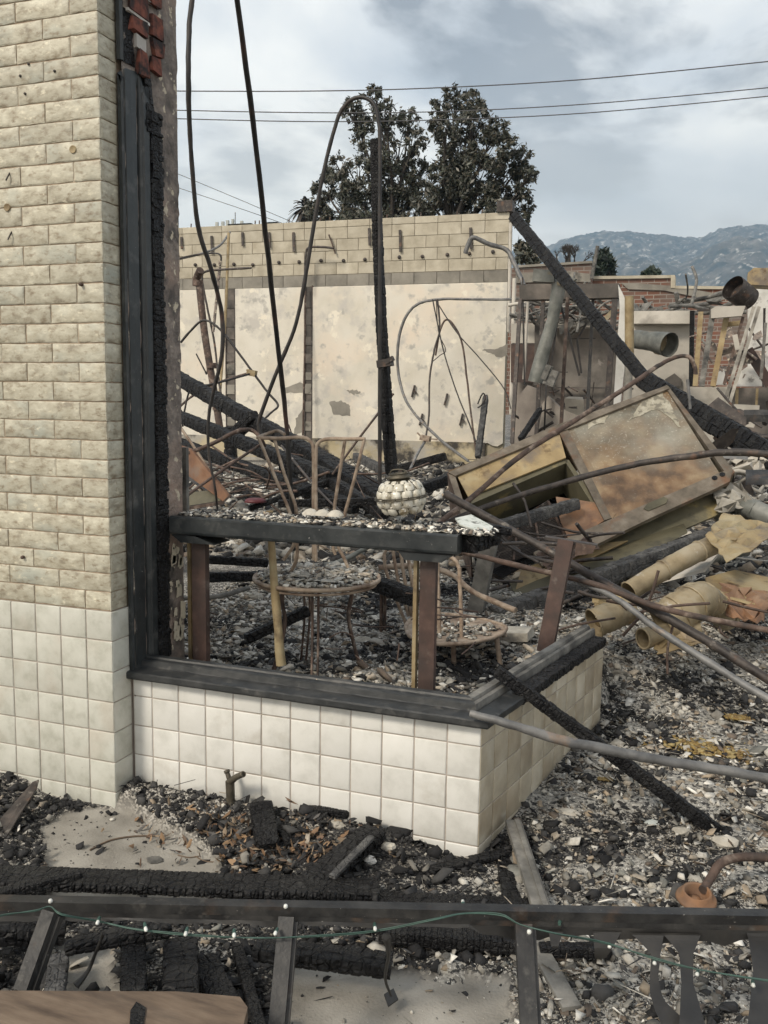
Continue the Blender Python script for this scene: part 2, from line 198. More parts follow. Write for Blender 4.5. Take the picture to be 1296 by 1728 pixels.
# ------------------------------------------------------------------ mesh building
def n3(v): v = np.array(v, float); return v/(np.linalg.norm(v)+1e-12)
def rough_poly(pts, amp, sub=5):       # break a drawn outline into a ragged one
    o = []; k = len(pts)
    for i in range(k):
        a, b = pts[i], pts[(i+1) % k]
        for j in range(sub): t = j/sub; o.append((a[0]*(1-t)+b[0]*t+random.uniform(-amp, amp), a[1]*(1-t)+b[1]*t+random.uniform(-amp, amp)))
    return o
class MB:
    def __init__(s): s.v = []; s.f = []; s.sm = []
    def add(s, vs, fs, smooth=False):
        o = len(s.v); s.v += [tuple(map(float, p)) for p in vs]; s.f += [tuple(i+o for i in f) for f in fs]; s.sm += [smooth]*len(fs); return s
    def hexa(s, p):                       # 8 corners: bottom 4 ccw, top 4 ccw
        return s.add(p, [(3, 2, 1, 0), (4, 5, 6, 7), (0, 1, 5, 4), (1, 2, 6, 5), (2, 3, 7, 6), (3, 0, 4, 7)])
    def box(s, x0, x1, y0, y1, z0, z1):
        return s.hexa([(x0, y0, z0), (x1, y0, z0), (x1, y1, z0), (x0, y1, z0), (x0, y0, z1), (x1, y0, z1), (x1, y1, z1), (x0, y1, z1)])
    def frame(s, A, B, up=(0, 0, 1)):
        t = n3(np.array(B)-np.array(A)); side = np.cross(t, up)
        if np.linalg.norm(side) < 1e-3: side = np.cross(t, (0, 1, 0))
        side = n3(side); u = np.cross(side, t); return t, side, u
    def bar(s, A, B, w, h, up=(0, 0, 1)):
        A = np.array(A); B = np.array(B); t, a, u = s.frame(A, B, up); a = a*w/2; u = u*h/2
        return s.hexa([A-a-u, A+a-u, B+a-u, B-a-u, A-a+u, A+a+u, B+a+u, B-a+u])
    def prism(s, poly, n, th):            # polygon of 3-D points pushed along n
        n = np.array(n, float)*th; k = len(poly); a = [np.array(p) for p in poly]; b = [p+n for p in a]
        fs = [tuple(range(k)), tuple(range(2*k-1, k-1, -1))]+[(i, k+i, k+(i+1) % k, (i+1) % k) for i in range(k)]
        return s.add(a+b, fs)
    def tube(s, P, r, seg=8, smooth=True, cap=True, sub=6, wob=0):
        P = [np.array(p, float) for p in P]
        if len(P) > 2 and sub > 1: P, rr = spline(P, r, sub)
        else: rr = r if hasattr(r, '__len__') else [r]*len(P)
        k = len(P); vs = []; ref = np.array([0, 0, 1.])
        t0 = n3(P[1]-P[0])
        if abs(t0 @ ref) > .9: ref = np.array([0, 1., 0])
        a = n3(np.cross(t0, ref))
        for i in range(k):
            t = n3(P[min(i+1, k-1)]-P[max(i-1, 0)]); a = n3(a-t*(a @ t)); b = np.cross(t, a)
            for j in range(seg):
                q = 2*PI*j/seg; w = 1+(random.uniform(-wob, wob) if wob else 0)
                vs.append(P[i]+(a*math.cos(q)+b*math.sin(q))*rr[i]*w)
        fs = [(i*seg+j, i*seg+(j+1) % seg, (i+1)*seg+(j+1) % seg, (i+1)*seg+j) for i in range(k-1) for j in range(seg)]
        s.add(vs, fs, smooth)
        if cap: s.add([vs[j] for j in range(seg)]+[vs[(k-1)*seg+j] for j in range(seg)], [tuple(range(seg-1, -1, -1)), tuple(range(seg, 2*seg))])
        return s
    def lathe(s, prof, o, ax=(0, 0, 1), seg=24, smooth=True):      # prof: (radius, height)
        ax = n3(ax); ref = np.array([1., 0, 0]) if abs(ax[0]) < .9 else np.array([0, 1., 0]); a = n3(np.cross(ax, ref)); b = np.cross(ax, a); o = np.array(o)
        vs = [o+ax*h+(a*math.cos(2*PI*j/seg)+b*math.sin(2*PI*j/seg))*r for r, h in prof for j in range(seg)]
        return s.add(vs, [(i*seg+j, i*seg+(j+1) % seg, (i+1)*seg+(j+1) % seg, (i+1)*seg+j) for i in range(len(prof)-1) for j in range(seg)], smooth)
    def beam(s, A, B, w, h, up=(0, 0, 1), seg=.05, rough=.12, taper=(1, 1), bend=None):
        rough = rough*.55; seg = seg*.8
        """charred timber: blocky alligator segments with open cracks between them"""
        A = np.array(A, float); B = np.array(B, float); L = np.linalg.norm(B-A); t, a, u = s.frame(A, B, up)
        base = []
        for q in ((-1, -1), (1, -1), (1, 1), (-1, 1)):
            base.append(q)
        ring = []
        for i in range(4):
            p, q = base[i], base[(i+1) % 4]
            for f in (.06, .32, .38, .44, .66, .94):
                g = .93 if f == .38 else (.93 if f in (.06, .94) else 1.)
                ring.append(((p[0]*(1-f)+q[0]*f), (p[1]*(1-f)+q[1]*f), g))
        nr = len(ring); k = max(2, int(L/seg)); x = 0; stn = [(0, .80)]
        while x < L-seg*.5:
            l = seg*random.uniform(.6, 1.4); stn += [(min(x+l*.14, L), .985), (min(x+l*.82, L), 1.), (min(x+l, L), .91)]; x += l
        stn[-1] = (L, .7)
        vs = []; lump = 0; cell = [1+random.uniform(-rough, rough) for _ in range(8)]
        for i, (d, g) in enumerate(stn):
            if i % 3 == 1: cell = [1+random.uniform(-rough, rough) for _ in range(8)]
            f = d/L; tp = taper[0]*(1-f)+taper[1]*f; c = A+t*d
            if bend is not None: c = c+np.array(bend)*math.sin(PI*f)
            for j, (px, py, gg) in enumerate(ring):
                ce = cell[(j*8)//nr]
                m = g*gg*tp*ce*(1+random.uniform(-.025, .025))
                vs.append(c+a*px*w/2*m+u*py*h/2*m+t*random.uniform(-.12, .12)*seg*(0 < i < len(stn)-1))
        m = len(stn)
        s.add(vs, [(i*nr+j, i*nr+(j+1) % nr, (i+1)*nr+(j+1) % nr, (i+1)*nr+j) for i in range(m-1) for j in range(nr)])
        s.add([vs[j] for j in range(nr)]+[vs[(m-1)*nr+j] for j in range(nr)], [tuple(range(nr-1, -1, -1)), tuple(range(nr, 2*nr))])
        return s
    def build(s, name, m, parent=None, origin=None):
        v = np.array(s.v)
        if parent is not None: o = np.array(world_loc(parent))
        elif origin is not None: o = np.array(origin, float)
        else: o = np.array([(v[:, 0].min()+v[:, 0].max())/2, (v[:, 1].min()+v[:, 1].max())/2, v[:, 2].min()])
        me = bpy.data.meshes.new(name); me.from_pydata((v-o).tolist(), [], s.f)
        me.polygons.foreach_set('use_smooth', s.sm); me.update(); me.materials.append(MATS[m])
        ob = bpy.data.objects.new(name, me); COL.objects.link(ob)
        if parent is not None: ob.parent = parent
        else: ob.location = o
        return ob
def world_loc(o):
    l = Vector(o.location)
    while o.parent: o = o.parent; l += o.location
    return l
def spline(P, r, sub):
    k = len(P); r = r if hasattr(r, '__len__') else [r]*k; out = []; rr = []
    for i in range(k-1):
        p0 = P[max(i-1, 0)]; p1 = P[i]; p2 = P[i+1]; p3 = P[min(i+2, k-1)]
        for j in range(sub):
            t = j/sub
            out.append(.5*((2*p1)+(-p0+p2)*t+(2*p0-5*p1+4*p2-p3)*t*t+(-p0+3*p1-3*p2+p3)*t**3)); rr.append(r[i]*(1-t)+r[i+1]*t)
    out.append(P[-1]); rr.append(r[-1]); return out, rr
def tag(o, label, cat, group=None, kind=None):
    if label: o['label'] = label
    if cat: o['category'] = cat
    if group: o['group'] = group
    if kind: o['kind'] = kind
    return o
def empty(name, loc, label, cat, group=None):
    o = bpy.data.objects.new(name, None); COL.objects.link(o); o.location = tuple(float(x) for x in loc); o.empty_display_size = .05
    return tag(o, label, cat, group)
def inst(name, me, loc, rz=0, parent=None, tilt=0):
    o = bpy.data.objects.new(name, me); COL.objects.link(o)
    o.rotation_euler = (random.uniform(-tilt, tilt), random.uniform(-tilt, tilt)*.3, rz+random.uniform(-tilt, tilt)); o.location = tuple(float(x) for x in loc); o.parent = parent
    return o
def PX(l): return [V(*p) for p in l]
def wpx(p, px): return px*DEP(p)/F           # metres covered by px pixels at point p

def value_noise(x, y, s, seed=0):
    x = np.asarray(x, float)*s; y = np.asarray(y, float)*s; xi = np.floor(x).astype(int); yi = np.floor(y).astype(int); fx = x-xi; fy = y-yi
    fx = fx*fx*(3-2*fx); fy = fy*fy*(3-2*fy)
    def h(a, b):
        q = (a*374761393+b*668265263+seed*982451653) & 0xffffffff; q = ((q ^ (q >> 13))*1274126177) & 0xffffffff; return ((q ^ (q >> 16)) & 0xffff)/65535.
    return (h(xi, yi)*(1-fx)+h(xi+1, yi)*fx)*(1-fy)+(h(xi, yi+1)*(1-fx)+h(xi+1, yi+1)*fx)*fy
def fbm(x, y, s, seed=0): return sum(value_noise(x, y, s*2**k, seed+k)*.5**k for k in range(4))/1.875-.5

# ------------------------------------------------------------------ the plan of the place
T = .1123                       # tile pitch
AL = 1.3765                     # direction of the return of the low wall
UR = np.array([math.cos(AL), math.sin(AL), 0]); NR = np.array([-math.sin(AL), math.cos(AL), 0])   # along it, and into the building
XP = -1.321; YP = -.108         # corner of the brick pier
ZL = .3977                      # first grout line of the low wall
LR = 11*T                       # length of the return
def inside(x, y):               # behind the low wall
    return (y > 0.0) & ((x*math.sin(AL)-y*math.cos(AL)) < 0) & (y < 1.25)
def sstep(a, b, x): t = np.clip((x-a)/(b-a), 0, 1); return t*t*(3-2*t)
def poly_mask(pts, x, y):
    x = np.asarray(x); y = np.asarray(y); r = np.zeros(x.shape, bool); n = len(pts)
    for i in range(n):
        x1, y1 = pts[i][:2]; x2, y2 = pts[(i+1) % n][:2]
        c = ((y1 > y) != (y2 > y)) & (x < (x2-x1)*(y-y1)/((y2-y1)+1e-12)+x1); r ^= c
    return r
SLAB1 = [G(*p, 0) for p in ((70, 1400), (110, 1372), (160, 1365), (215, 1368), (262, 1398), (330, 1425), (370, 1455), (378, 1490), (382, 1560), (60, 1560), (88, 1500))]
SLAB2 = [G(*p, 0) for p in ((476, 1632), (560, 1612), (640, 1640), (770, 1652), (862, 1650), (872, 1790), (470, 1790))]
SLAB3 = [G(*p, 0) for p in ((100, 1600), (200, 1600), (200, 1690), (100, 1690))]
def slab_f(x, y):
    j = .03*fbm(x, y, 9, 5); k = .03*fbm(x, y, 9, 8)
    return poly_mask(SLAB1, x+j, y+k) | poly_mask(SLAB2, x+j, y+k) | poly_mask(SLAB3, x+j, y+k)
def gh(x, y):
    x = np.asarray(x, float); y = np.asarray(y, float)
    u = x*math.sin(AL)-y*math.cos(AL)                      # distance right of the return wall's line
    front = .10*np.exp(-np.clip(-y, 0, 9)/.13)*sstep(-.02, -.35, x)*sstep(0, -.05, y+.0)+.02
    front = np.where(x < XP, .05*np.exp(-np.clip(YP-y, 0, 9)/.12)*sstep(-1.62, -1.75, x)+.01, front)
    right = .02+.09*sstep(-.3, 1.3, y)+.05*fbm(x, y, 1.4, 3)*sstep(-.4, .6, y)
    inn = .33+.17*np.exp(-np.clip(y-.1, 0, 9)/.16)+.08*fbm(x, y, 2.2, 9)
    inn_r = .33+.13*np.exp(-np.clip(-u, 0, 9)/.10)+.08*fbm(x, y, 2.2, 9)
    inn = np.maximum(inn, np.minimum(inn_r, .47))
    back = .34+.26*fbm(x, y, .7, 4)+.10*fbm(x, y, 2.5, 14)
    ri = sstep(1.0, 2.6, y)
    right2 = right*(1-ri)+back*ri
    w_ = sstep(1.15, 1.8, y); f = sstep(-.11, -.03, u)*(1-w_)+sstep(-.6, .6, u)*w_
    ins = inn*(1-ri)+back*ri
    h = ins*(1-f)+right2*f
    fr = np.where(y < 0.06, np.where(u > -.03, right, front), h)
    h = np.where(y < 0.06, fr, h)
    # beyond the end of the return wall inside and outside merge
    m = .007*(fbm(x, y, 14, 2))
    h = h+m*(1-slab_f(x, y))
    h = np.where(slab_f(x, y), .0+.002*fbm(x, y, 6, 1), h)
    h = np.where(y > 14.5, 0.0, h)
    h = np.where(np.abs(x) > 25, 0.0, h)
    h = np.where(y < -2.2, 0.0, h)
    return h

def ground():
    def ax(core, step, outs):
        a = list(np.arange(core[0], core[1]+1e-6, step)); lo, hi = core
        d = step
        L = []; v = lo
        while v > -outs: d *= 1.22; v -= min(d, 400 if v < -300 else (60 if v < -30 else .35 if v > -15 else 8)); L.append(v)
        d = step; H = []; v = hi
        while v < outs: d *= 1.22; v += min(d, 400 if v > 300 else (60 if v > 30 else .30 if v < 16 else 8)); H.append(v)
        return np.array(L[::-1]+a+H)
    xs = ax((-1.9, 1.6), .022, 5200); ys = ax((-1.5, 2.4), .022, 5200)
    X, Y = np.meshgrid(xs, ys); Z = gh(X, Y)
    nx, ny = len(xs), len(ys)
    v = np.stack([X, Y, Z], -1).reshape(-1, 3)
    i = np.arange(nx*ny).reshape(ny, nx); f = np.stack([i[:-1, :-1], i[:-1, 1:], i[1:, 1:], i[1:, :-1]], -1).reshape(-1, 4)
    me = bpy.data.meshes.new('ground'); mesh_np(me, v, f); me.polygons.foreach_set('use_smooth', [True]*len(f))
    at = me.attributes.new('slab', 'FLOAT', 'POINT'); at.data.foreach_set('value', (slab_f(X, Y).reshape(-1)).astype(np.float32))
    m = bpy.data.materials.new('ground_mix'); m.use_nodes = True; nt = m.node_tree; N = nt.nodes.new; L = nt.links.new; b = nt.nodes['Principled BSDF']
    tc = N('ShaderNodeTexCoord')
    vo = N('ShaderNodeTexVoronoi'); vo.inputs['Scale'].default_value = 150; vo.inputs['Randomness'].default_value = 1; L(tc.outputs['Object'], vo.inputs['Vector'])
    sp = N('ShaderNodeSeparateColor'); L(vo.outputs['Color'], sp.inputs[0])
    big = N('ShaderNodeTexNoise'); big.inputs['Scale'].default_value = 2.2; big.inputs['Detail'].default_value = 6; L(tc.outputs['Object'], big.inputs['Vector'])
    ad = N('ShaderNodeMath'); ad.operation = 'ADD'; L(sp.outputs[0], ad.inputs[0])
    mb = N('ShaderNodeMapRange'); mb.inputs['From Min'].default_value = .35; mb.inputs['From Max'].default_value = .65; mb.inputs['To Min'].default_value = -.4; mb.inputs['To Max'].default_value = .4; L(big.outputs['Fac'], mb.inputs['Value']); L(mb.outputs[0], ad.inputs[1])
    r = N('ShaderNodeValToRGB'); L(ad.outputs[0], r.inputs[0]); e = r.color_ramp.elements
    e[0].position = 0; e[0].color = (.016, .016, .017, 1); e[1].position = .9; e[1].color = (.42, .40, .36, 1)
    for p, c in ((.35, (.04, .039, .038, 1)), (.52, (.09, .085, .078, 1)), (.66, (.16, .15, .13, 1)), (.8, (.26, .24, .205, 1))): q = e.new(p); q.color = c
    n = N('ShaderNodeTexNoise'); n.inputs['Scale'].default_value = 5; n.inputs['Detail'].default_value = 12; L(tc.outputs['Object'], n.inputs['Vector'])
    r2 = N('ShaderNodeValToRGB'); L(n.outputs['Fac'], r2.inputs[0]); e = r2.color_ramp.elements
    e[0].position = .3; e[0].color = (.17, .158, .135, 1); e[1].position = .68; e[1].color = (.37, .35, .31, 1)
    at = N('ShaderNodeAttribute'); at.attribute_name = 'slab'
    mx = N('ShaderNodeMix'); mx.data_type = 'RGBA'; L(at.outputs['Fac'], mx.inputs['Factor']); L(r.outputs[0], mx.inputs['A']); L(r2.outputs[0], mx.inputs['B'])
    L(mx.outputs['Result'], b.inputs['Base Color']); b.inputs['Roughness'].default_value = .95
    bp = N('ShaderNodeBump'); bp.inputs['Distance'].default_value = .004; bp.inputs['Strength'].default_value = .8
    n4 = N('ShaderNodeTexNoise'); n4.inputs['Scale'].default_value = 120; n4.inputs['Detail'].default_value = 6; L(tc.outputs['Object'], n4.inputs['Vector']); L(n4.outputs['Fac'], bp.inputs['Height']); L(bp.outputs[0], b.inputs['Normal'])
    me.materials.append(m)
    o = bpy.data.objects.new('ground', me); COL.objects.link(o); o['kind'] = 'structure'
def mesh_np(me, v, f):
    k = f.shape[1]; me.vertices.add(len(v)); me.vertices.foreach_set('co', v.astype(np.float32).ravel())
    me.loops.add(f.size); me.loops.foreach_set('vertex_index', f.astype(np.int32).ravel())
    me.polygons.add(len(f)); me.polygons.foreach_set('loop_start', np.arange(0, f.size, k, dtype=np.int32)); me.polygons.foreach_set('loop_total', np.full(len(f), k, dtype=np.int32))
    me.update(calc_edges=True)
ground()

# ------------------------------------------------------------------ rubble (uncountable)
def ash_heaps(name, n, box, seed):
    """soft low patches of powdery ash lying between the pieces"""
    x = RS.uniform(box[0], box[1], n*6); y = RS.uniform(box[2], box[3], n*6); ok = (ashfrac(x, y) > .62) & ~slab_f(x, y) & ((x*math.sin(AL)-y*math.cos(AL) > .04) | (y > .25)) ; x = x[ok][:n]; y = y[ok][:n]
    K = 14; m = len(x); R0 = RS.uniform(.04, .13, m)*(1+.4*np.maximum(0, y)); rr = R0[:, None]*RS.uniform(.6, 1.2, (m, K)); th = 2*PI*np.arange(K)/K; vs = []
    for q, hh in ((1., -.006), (.62, .004), (.3, .009)):
        px_ = x[:, None]+np.cos(th)*rr*q; py_ = y[:, None]+np.sin(th)*rr*q*.8; vs.append(np.stack([px_, py_, gh(px_, py_)+hh+RS.uniform(-.0015, .0015, px_.shape)], -1))
    vs.append(np.stack([x, y, gh(x, y)+.011], -1)[:, None, :]); v = np.concatenate(vs, 1); k = v.shape[1]; f = []
    for r_ in range(2):
        for j in range(K): f.append((r_*K+j, r_*K+(j+1) % K, (r_+1)*K+(j+1) % K, (r_+1)*K+j))
    f3 = [(2*K+j, 2*K+(j+1) % K, 3*K, 3*K) for j in range(K)]
    F4 = (np.array(f)[None]+(np.arange(m)*k)[:, None, None]).reshape(-1, 4).tolist(); F3 = (np.array(f3)[None, :, :3]+(np.arange(m)*k)[:, None, None]).reshape(-1, 3).tolist()
    me = bpy.data.meshes.new(name); me.from_pydata(v.reshape(-1, 3).tolist(), [], F4+F3); me.polygons.foreach_set('use_smooth', [True]*(len(F4)+len(F3))); me.materials.append(MATS['ash']); ob = bpy.data.objects.new(name, me); COL.objects.link(ob); ob['kind'] = 'stuff'
def chunk_mesh(name, pos, size, cols, flat, m='chunks', normal_tilt=1.0, tpl=None, jit=.32):
    """many broken pieces: every one its own irregular, rotated solid"""
    n = len(pos)
    if tpl is None:
        tv = np.array([(1, .9, -.8), (-1, .8, -.9), (-.9, -1, -.8), (.9, -.9, -1), (.7, .5, .9), (-.6, .8, .8), (-.8, -.5, 1), (.5, -.8, .8)], float)
        tf = np.array([(0, 3, 2, 1), (4, 5, 6, 7), (0, 1, 5, 4), (1, 2, 6, 5), (2, 3, 7, 6), (3, 0, 4, 7)])
    else: tv, tf = tpl
    k = len(tv)
    v = tv[None]*(1+RS.uniform(-jit, jit, (n, k, 3)))+RS.uniform(-jit, jit, (n, k, 3))*.5
    sc3 = np.stack([RS.uniform(.6, 1.3, n), RS.uniform(.35, .9, n), flat*RS.uniform(.6, 1.2, n)], -1)*size[:, None]*.5
    v = v*sc3[:, None, :]
    az = RS.uniform(0, 2*PI, n); tx = RS.normal(0, .35*normal_tilt, n); ty = RS.normal(0, .35*normal_tilt, n)
    ca, sa = np.cos(az), np.sin(az)
    def rot(v, c, s, a, b):
        w = v.copy(); w[..., a] = c[:, None]*v[..., a]-s[:, None]*v[..., b]; w[..., b] = s[:, None]*v[..., a]+c[:, None]*v[..., b]; return w
    v = rot(v, ca, sa, 0, 1); v = rot(v, np.cos(tx), np.sin(tx), 1, 2); v = rot(v, np.cos(ty), np.sin(ty), 0, 2)
    v += pos[:, None, :]
    f = (tf[None]+(np.arange(n)*k)[:, None, None]).reshape(-1, tf.shape[1])
    me = bpy.data.meshes.new(name); mesh_np(me, v.reshape(-1, 3), f)
    at = me.attributes.new('col', 'FLOAT_COLOR', 'POINT'); c = np.ones((n, k, 4), np.float32); c[..., :3] = cols[:, None, :]; at.data.foreach_set('color', c.ravel())
    me.materials.append(MATS[m]); o = bpy.data.objects.new(name, me); COL.objects.link(o); o['kind'] = 'stuff'
    return o
OCT = (np.array([(1, 0, 0), (0, 1, 0), (-1, 0, 0), (0, -1, 0), (.2, .1, 1), (-.1, .1, -1)], float), np.array([(0, 1, 4), (1, 2, 4), (2, 3, 4), (3, 0, 4), (1, 0, 5), (2, 1, 5), (3, 2, 5), (0, 3, 5)]))
CHARP = np.array([(.010, .010, .011), (.016, .016, .017), (.024, .024, .025), (.035, .035, .036), (.055, .054, .053)])
ASHP = np.array([(.10, .095, .085), (.17, .16, .14), (.25, .235, .205), (.36, .34, .295), (.48, .455, .40), (.60, .575, .515), (.32, .26, .19), (.20, .20, .18), (.44, .385, .31), (.15, .12, .095), (.30, .285, .25), (.74, .72, .66), (.52, .50, .45)])
def pick(n, frac):
    isash = RS.uniform(0, 1, n) < frac
    c = np.where(isash[:, None], ASHP[RS.randint(0, len(ASHP), n)], CHARP[RS.randint(0, len(CHARP), n)])
    return c*RS.uniform(.75, 1.25, (n, 1))
def scatter(name, n, box, smin, smax, frac, flat=.6, tpl=None, lift=.25, keep=None, tilt=1., slabkeep=.03, power=2.2, jit=.32):
    x = RS.uniform(box[0], box[1], n); y = RS.uniform(box[2], box[3], n)
    # keep what the place could show: a wedge from the pavement into the ruin, with a margin
    d = np.stack([x-CAM[0], y-CAM[1]], -1); fx = d @ FW[:2]/np.linalg.norm(FW[:2]); rx = d @ RT[:2]
    ok = (fx > 1.3) & (np.abs(rx) < fx*.50+.35)
    sl = slab_f(x, y); ok &= ~sl | (RS.uniform(0, 1, n) < slabkeep)
    u = x*math.sin(AL)-y*math.cos(AL)
    ok &= ~((x < XP+.01) & (y > YP-.015) & (y < .4)); ok &= ~((y > -.02) & (y < .12) & (x < 0.02) & (x > XP)); ok &= ~((np.abs(u) < .0+.02) & (y < 1.24) & (y > -.02)); ok &= ~((u > -.14) & (u < .02) & (y < 1.24) & (y > 0))
    if keep is not None: ok &= keep(x, y)
    x, y = x[ok], y[ok]; n = len(x); s = smin+(smax-smin)*RS.uniform(0, 1, n)**power
    z = gh(x, y)+s*lift*RS.uniform(-.4, 1.2, n)
    fr = frac(x, y) if callable(frac) else frac
    return chunk_mesh(name, np.stack([x, y, z], -1), s, pick(n, fr), flat, tpl=tpl, normal_tilt=tilt, jit=jit)
def ashfrac(x, y):
    u = x*math.sin(AL)-y*math.cos(AL)
    base = np.where(y < .05, np.where(u > -.05, .68, .10), .72)
    base = np.where((u > 0.02) & (y > .0), .72, base)
    base = base+2.3*fbm(x, y, 2.6, 21)+1.6*fbm(x, y, 8, 22)
    base = np.where((y < -.45) & (x > .1), base-.25, base)
    base = np.where((y < .05) & (u < -.05), np.minimum(base, .2), base)
    return np.clip(base, .06, .93)
SHARD = (np.array([(1, .1, -.5), (.2, .9, -.5), (-.9, .4, -.5), (-.5, -.8, -.5), (.6, -.6, .5), (1, .2, .5), (.1, .8, .6), (-.8, .3, .5), (-.5, -.7, .5)], float), np.array([(0, 1, 6, 5), (1, 2, 7, 6), (2, 3, 8, 7), (3, 0, 4, 8), (0, 5, 4, 4), (5, 6, 7, 8), (4, 5, 8, 8)]))
scatter('rubble', 24000, (-2.0, 1.5, -1.5, .75), .006, .034, ashfrac, .5, power=3.5, jit=.55)
scatter('gravelly_ash', 260000, (-2.0, 1.6, -1.5, 1.3), .0022, .0095, ashfrac, .6, tpl=OCT, lift=.5, jit=.45)
scatter('rubble', 46000, (-2.0, 2.6, .6, 3.2), .009, .042, ashfrac, .38, power=3.0, jit=.6)
scatter('gravelly_ash', 80000, (-2.0, 2.6, .9, 3.6), .006, .018, ashfrac, .55, tpl=OCT, lift=.6, jit=.45)
scatter('rubble', 52000, (-6.5, 5.5, 3.0, 13.2), .025, .16, ashfrac, .42, power=3, jit=.5)
scatter('flat_flakes', 42000, (-1.9, 2.4, -1.3, 3.4), .008, .045, lambda x, y: np.clip(ashfrac(x, y)+.22, 0, .97)*np.where((x*math.sin(AL)-y*math.cos(AL) < 0) & (y < .05), .35, 1), .10, tilt=1.3, lift=.5, power=2.6, jit=.4)
scatter('stone_fragments', 700, (-1.9, 1.6, -1.3, 2.6), .03, .085, lambda x, y: np.clip(ashfrac(x, y)*1.3, 0, .9)*np.where((x*math.sin(AL)-y*math.cos(AL) < 0) & (y < .05), .4, 1), .22, tilt=1.1, lift=.4, jit=.4)
STK = (np.array([(2.6, .12, -.3), (-2.6, .16, -.3), (-2.6, -.16, -.2), (2.6, -.12, -.3), (2.5, .12, .3), (-2.7, .14, .3), (-2.5, -.16, .3), (2.6, -.1, .3)], float), np.array([(0, 3, 2, 1), (4, 5, 6, 7), (0, 1, 5, 4), (1, 2, 6, 5), (2, 3, 7, 6), (3, 0, 4, 7)]))
ash_heaps('powdery_ash', 560, (-1.3, 1.6, -1.2, 3.2), 1)
scatter('splinters', 9000, (-2.0, 2.4, -1.5, 3.4), .006, .030, lambda x, y: np.clip(ashfrac(x, y)*.9, 0, 1), .25, tpl=STK, lift=1.2, tilt=.8, power=2.2, jit=.2)
scatter('splinters', 9000, (-6, 5.5, 3.0, 12.5), .02, .10, lambda x, y: np.clip(ashfrac(x, y)*.9, 0, 1), .25, tpl=STK, lift=1.5, tilt=1.0, power=2, jit=.2)
scatter('charcoal_lumps', 2600, (-1.9, 1.5, -1.4, 1.2), .018, .055, .03, .7, keep=lambda x, y: fbm(x, y, 3, 33) > .0)

# ------------------------------------------------------------------ brick pier with tiled foot
def tile_mesh(name, w, h, m, b=.004, th=.009, dome=.0008):
    """a glazed tile: x 0..w, z 0..h, face at y=0, eased edges"""
    g = .002; x0, x1, z0, z1 = g, w-g, g, h-g
    v = []
    for (ins, y) in ((0, th), (0, b*.7), (b*.35, b*.2), (b, 0.)):
        v += [(x0+ins, y, z0+ins), (x1-ins, y, z0+ins), (x1-ins, y, z1-ins), (x0+ins, y, z1-ins)]
    f = []
    for r in range(3):
        for j in range(4): f.append((r*4+j, r*4+(j+1) % 4, r*4+4+(j+1) % 4, r*4+4+j))
    v.append((w/2, -dome, h/2)); f += [(12+j, 12+(j+1) % 4, 16) for j in range(4)]
    me = bpy.data.meshes.new(name); me.from_pydata(v, [], f); me.materials.append(MATS[m])
    me.polygons.foreach_set('use_smooth', [i >= 8 for i in range(len(f))]); return me
TM = {}
def tile(w, h, m, var=0):
    k = (round(w, 3), round(h, 3), m)
    if k not in TM: TM[k] = tile_mesh('tile', w, h, m)
    return TM[k]
def tile_field(parent, org, rz, widths, zlines, m, po):
    """org world point of the field's left bottom; widths left to right; zlines from the top down"""
    c, s = math.cos(rz), math.sin(rz); x = 0
    for w in widths:
        for a, b in zip(zlines[:-1], zlines[1:]):
            inst('tile', tile(w, a-b, m), (org[0]+c*x-po[0], org[1]+s*x-po[1], b-po[2]), rz, parent, tilt=.007)
        x += w
def brick_meshes(w, h, k):
    out = []
    for _ in range(k):
        nx, nz = 7, 4; g = .0020; v = []; f = []; gx = [g, g+.004]+[g+.004+(w-2*g-.008)*i/(nx-2) for i in range(1, nx-2)]+[w-g-.004, w-g]; gz = [g, g+.004, h/2, h-g-.004, h-g]
        for j in range(nz+1):
            for i in range(nx+1):
                e = (i in (0, nx)) or (j in (0, nz))
                jx = random.uniform(-.0012, .0012); jz = random.uniform(-.0012, .0012)
                v.append((gx[i]+jx, random.uniform(.0012, .0022) if e else random.uniform(-.0006, .0007), gz[j]+jz))
        q = (nx+1)
        for j in range(nz):
            for i in range(nx): a = j*q+i; f.append((a, a+1, a+1+q, a+q))
        loop = [i for i in range(nx+1)]+[j*q+nx for j in range(1, nz+1)]+[nz*q+i for i in range(nx-1, -1, -1)]+[j*q for j in range(nz-1, 0, -1)]
        o = len(v)
        for i in loop: v.append((v[i][0], .02, v[i][2]))
        for a in range(len(loop)): b = (a+1) % len(loop); f.append((loop[b], loop[a], o+a, o+b))
        me = bpy.data.meshes.new('brick'); me.from_pydata(v, [], f); me.materials.append(MATS['brick'])
        me.polygons.foreach_set('use_smooth', [i < nx*nz and 0 < i % nx < nx-1 and 0 < i//nx < nz-1 for i in range(len(f))]); out.append(me)
    return out
pier = empty('brick_pier', (XP-.4, .1, 0), 'pale glazed brick pier with cream tiled foot at the left edge', 'brick pier')
po = pier.location
BC = .0670; ZB = .7355
core = MB(); core.box(-2.75, XP-.013, YP+.012, .34, ZB-.002, 3.3); core.build('mortar_bed', 'mortar', pier)
core = MB(); core.box(-2.75, XP-.004, YP+.004, .33, 0, ZB-.003); core.build('grout_bed', 'grout', pier)
zt = [ZB-.001]+[.6266-k*T for k in range(6)]+[-.02]
tile_field(pier, (XP-9*T, YP, 0), 0, [T]*9, zt, 'tile_pier', po)
tile_field(pier, (XP, YP+.0025, 0), PI/2, [-YP-.0045], zt, 'tile_pier', po)
full = brick_meshes(.2245, BC, 6); half = brick_meshes(.1123, BC, 4); ret = brick_meshes(.095, BC, 4)
xc = XP-.007; yb = YP+.008
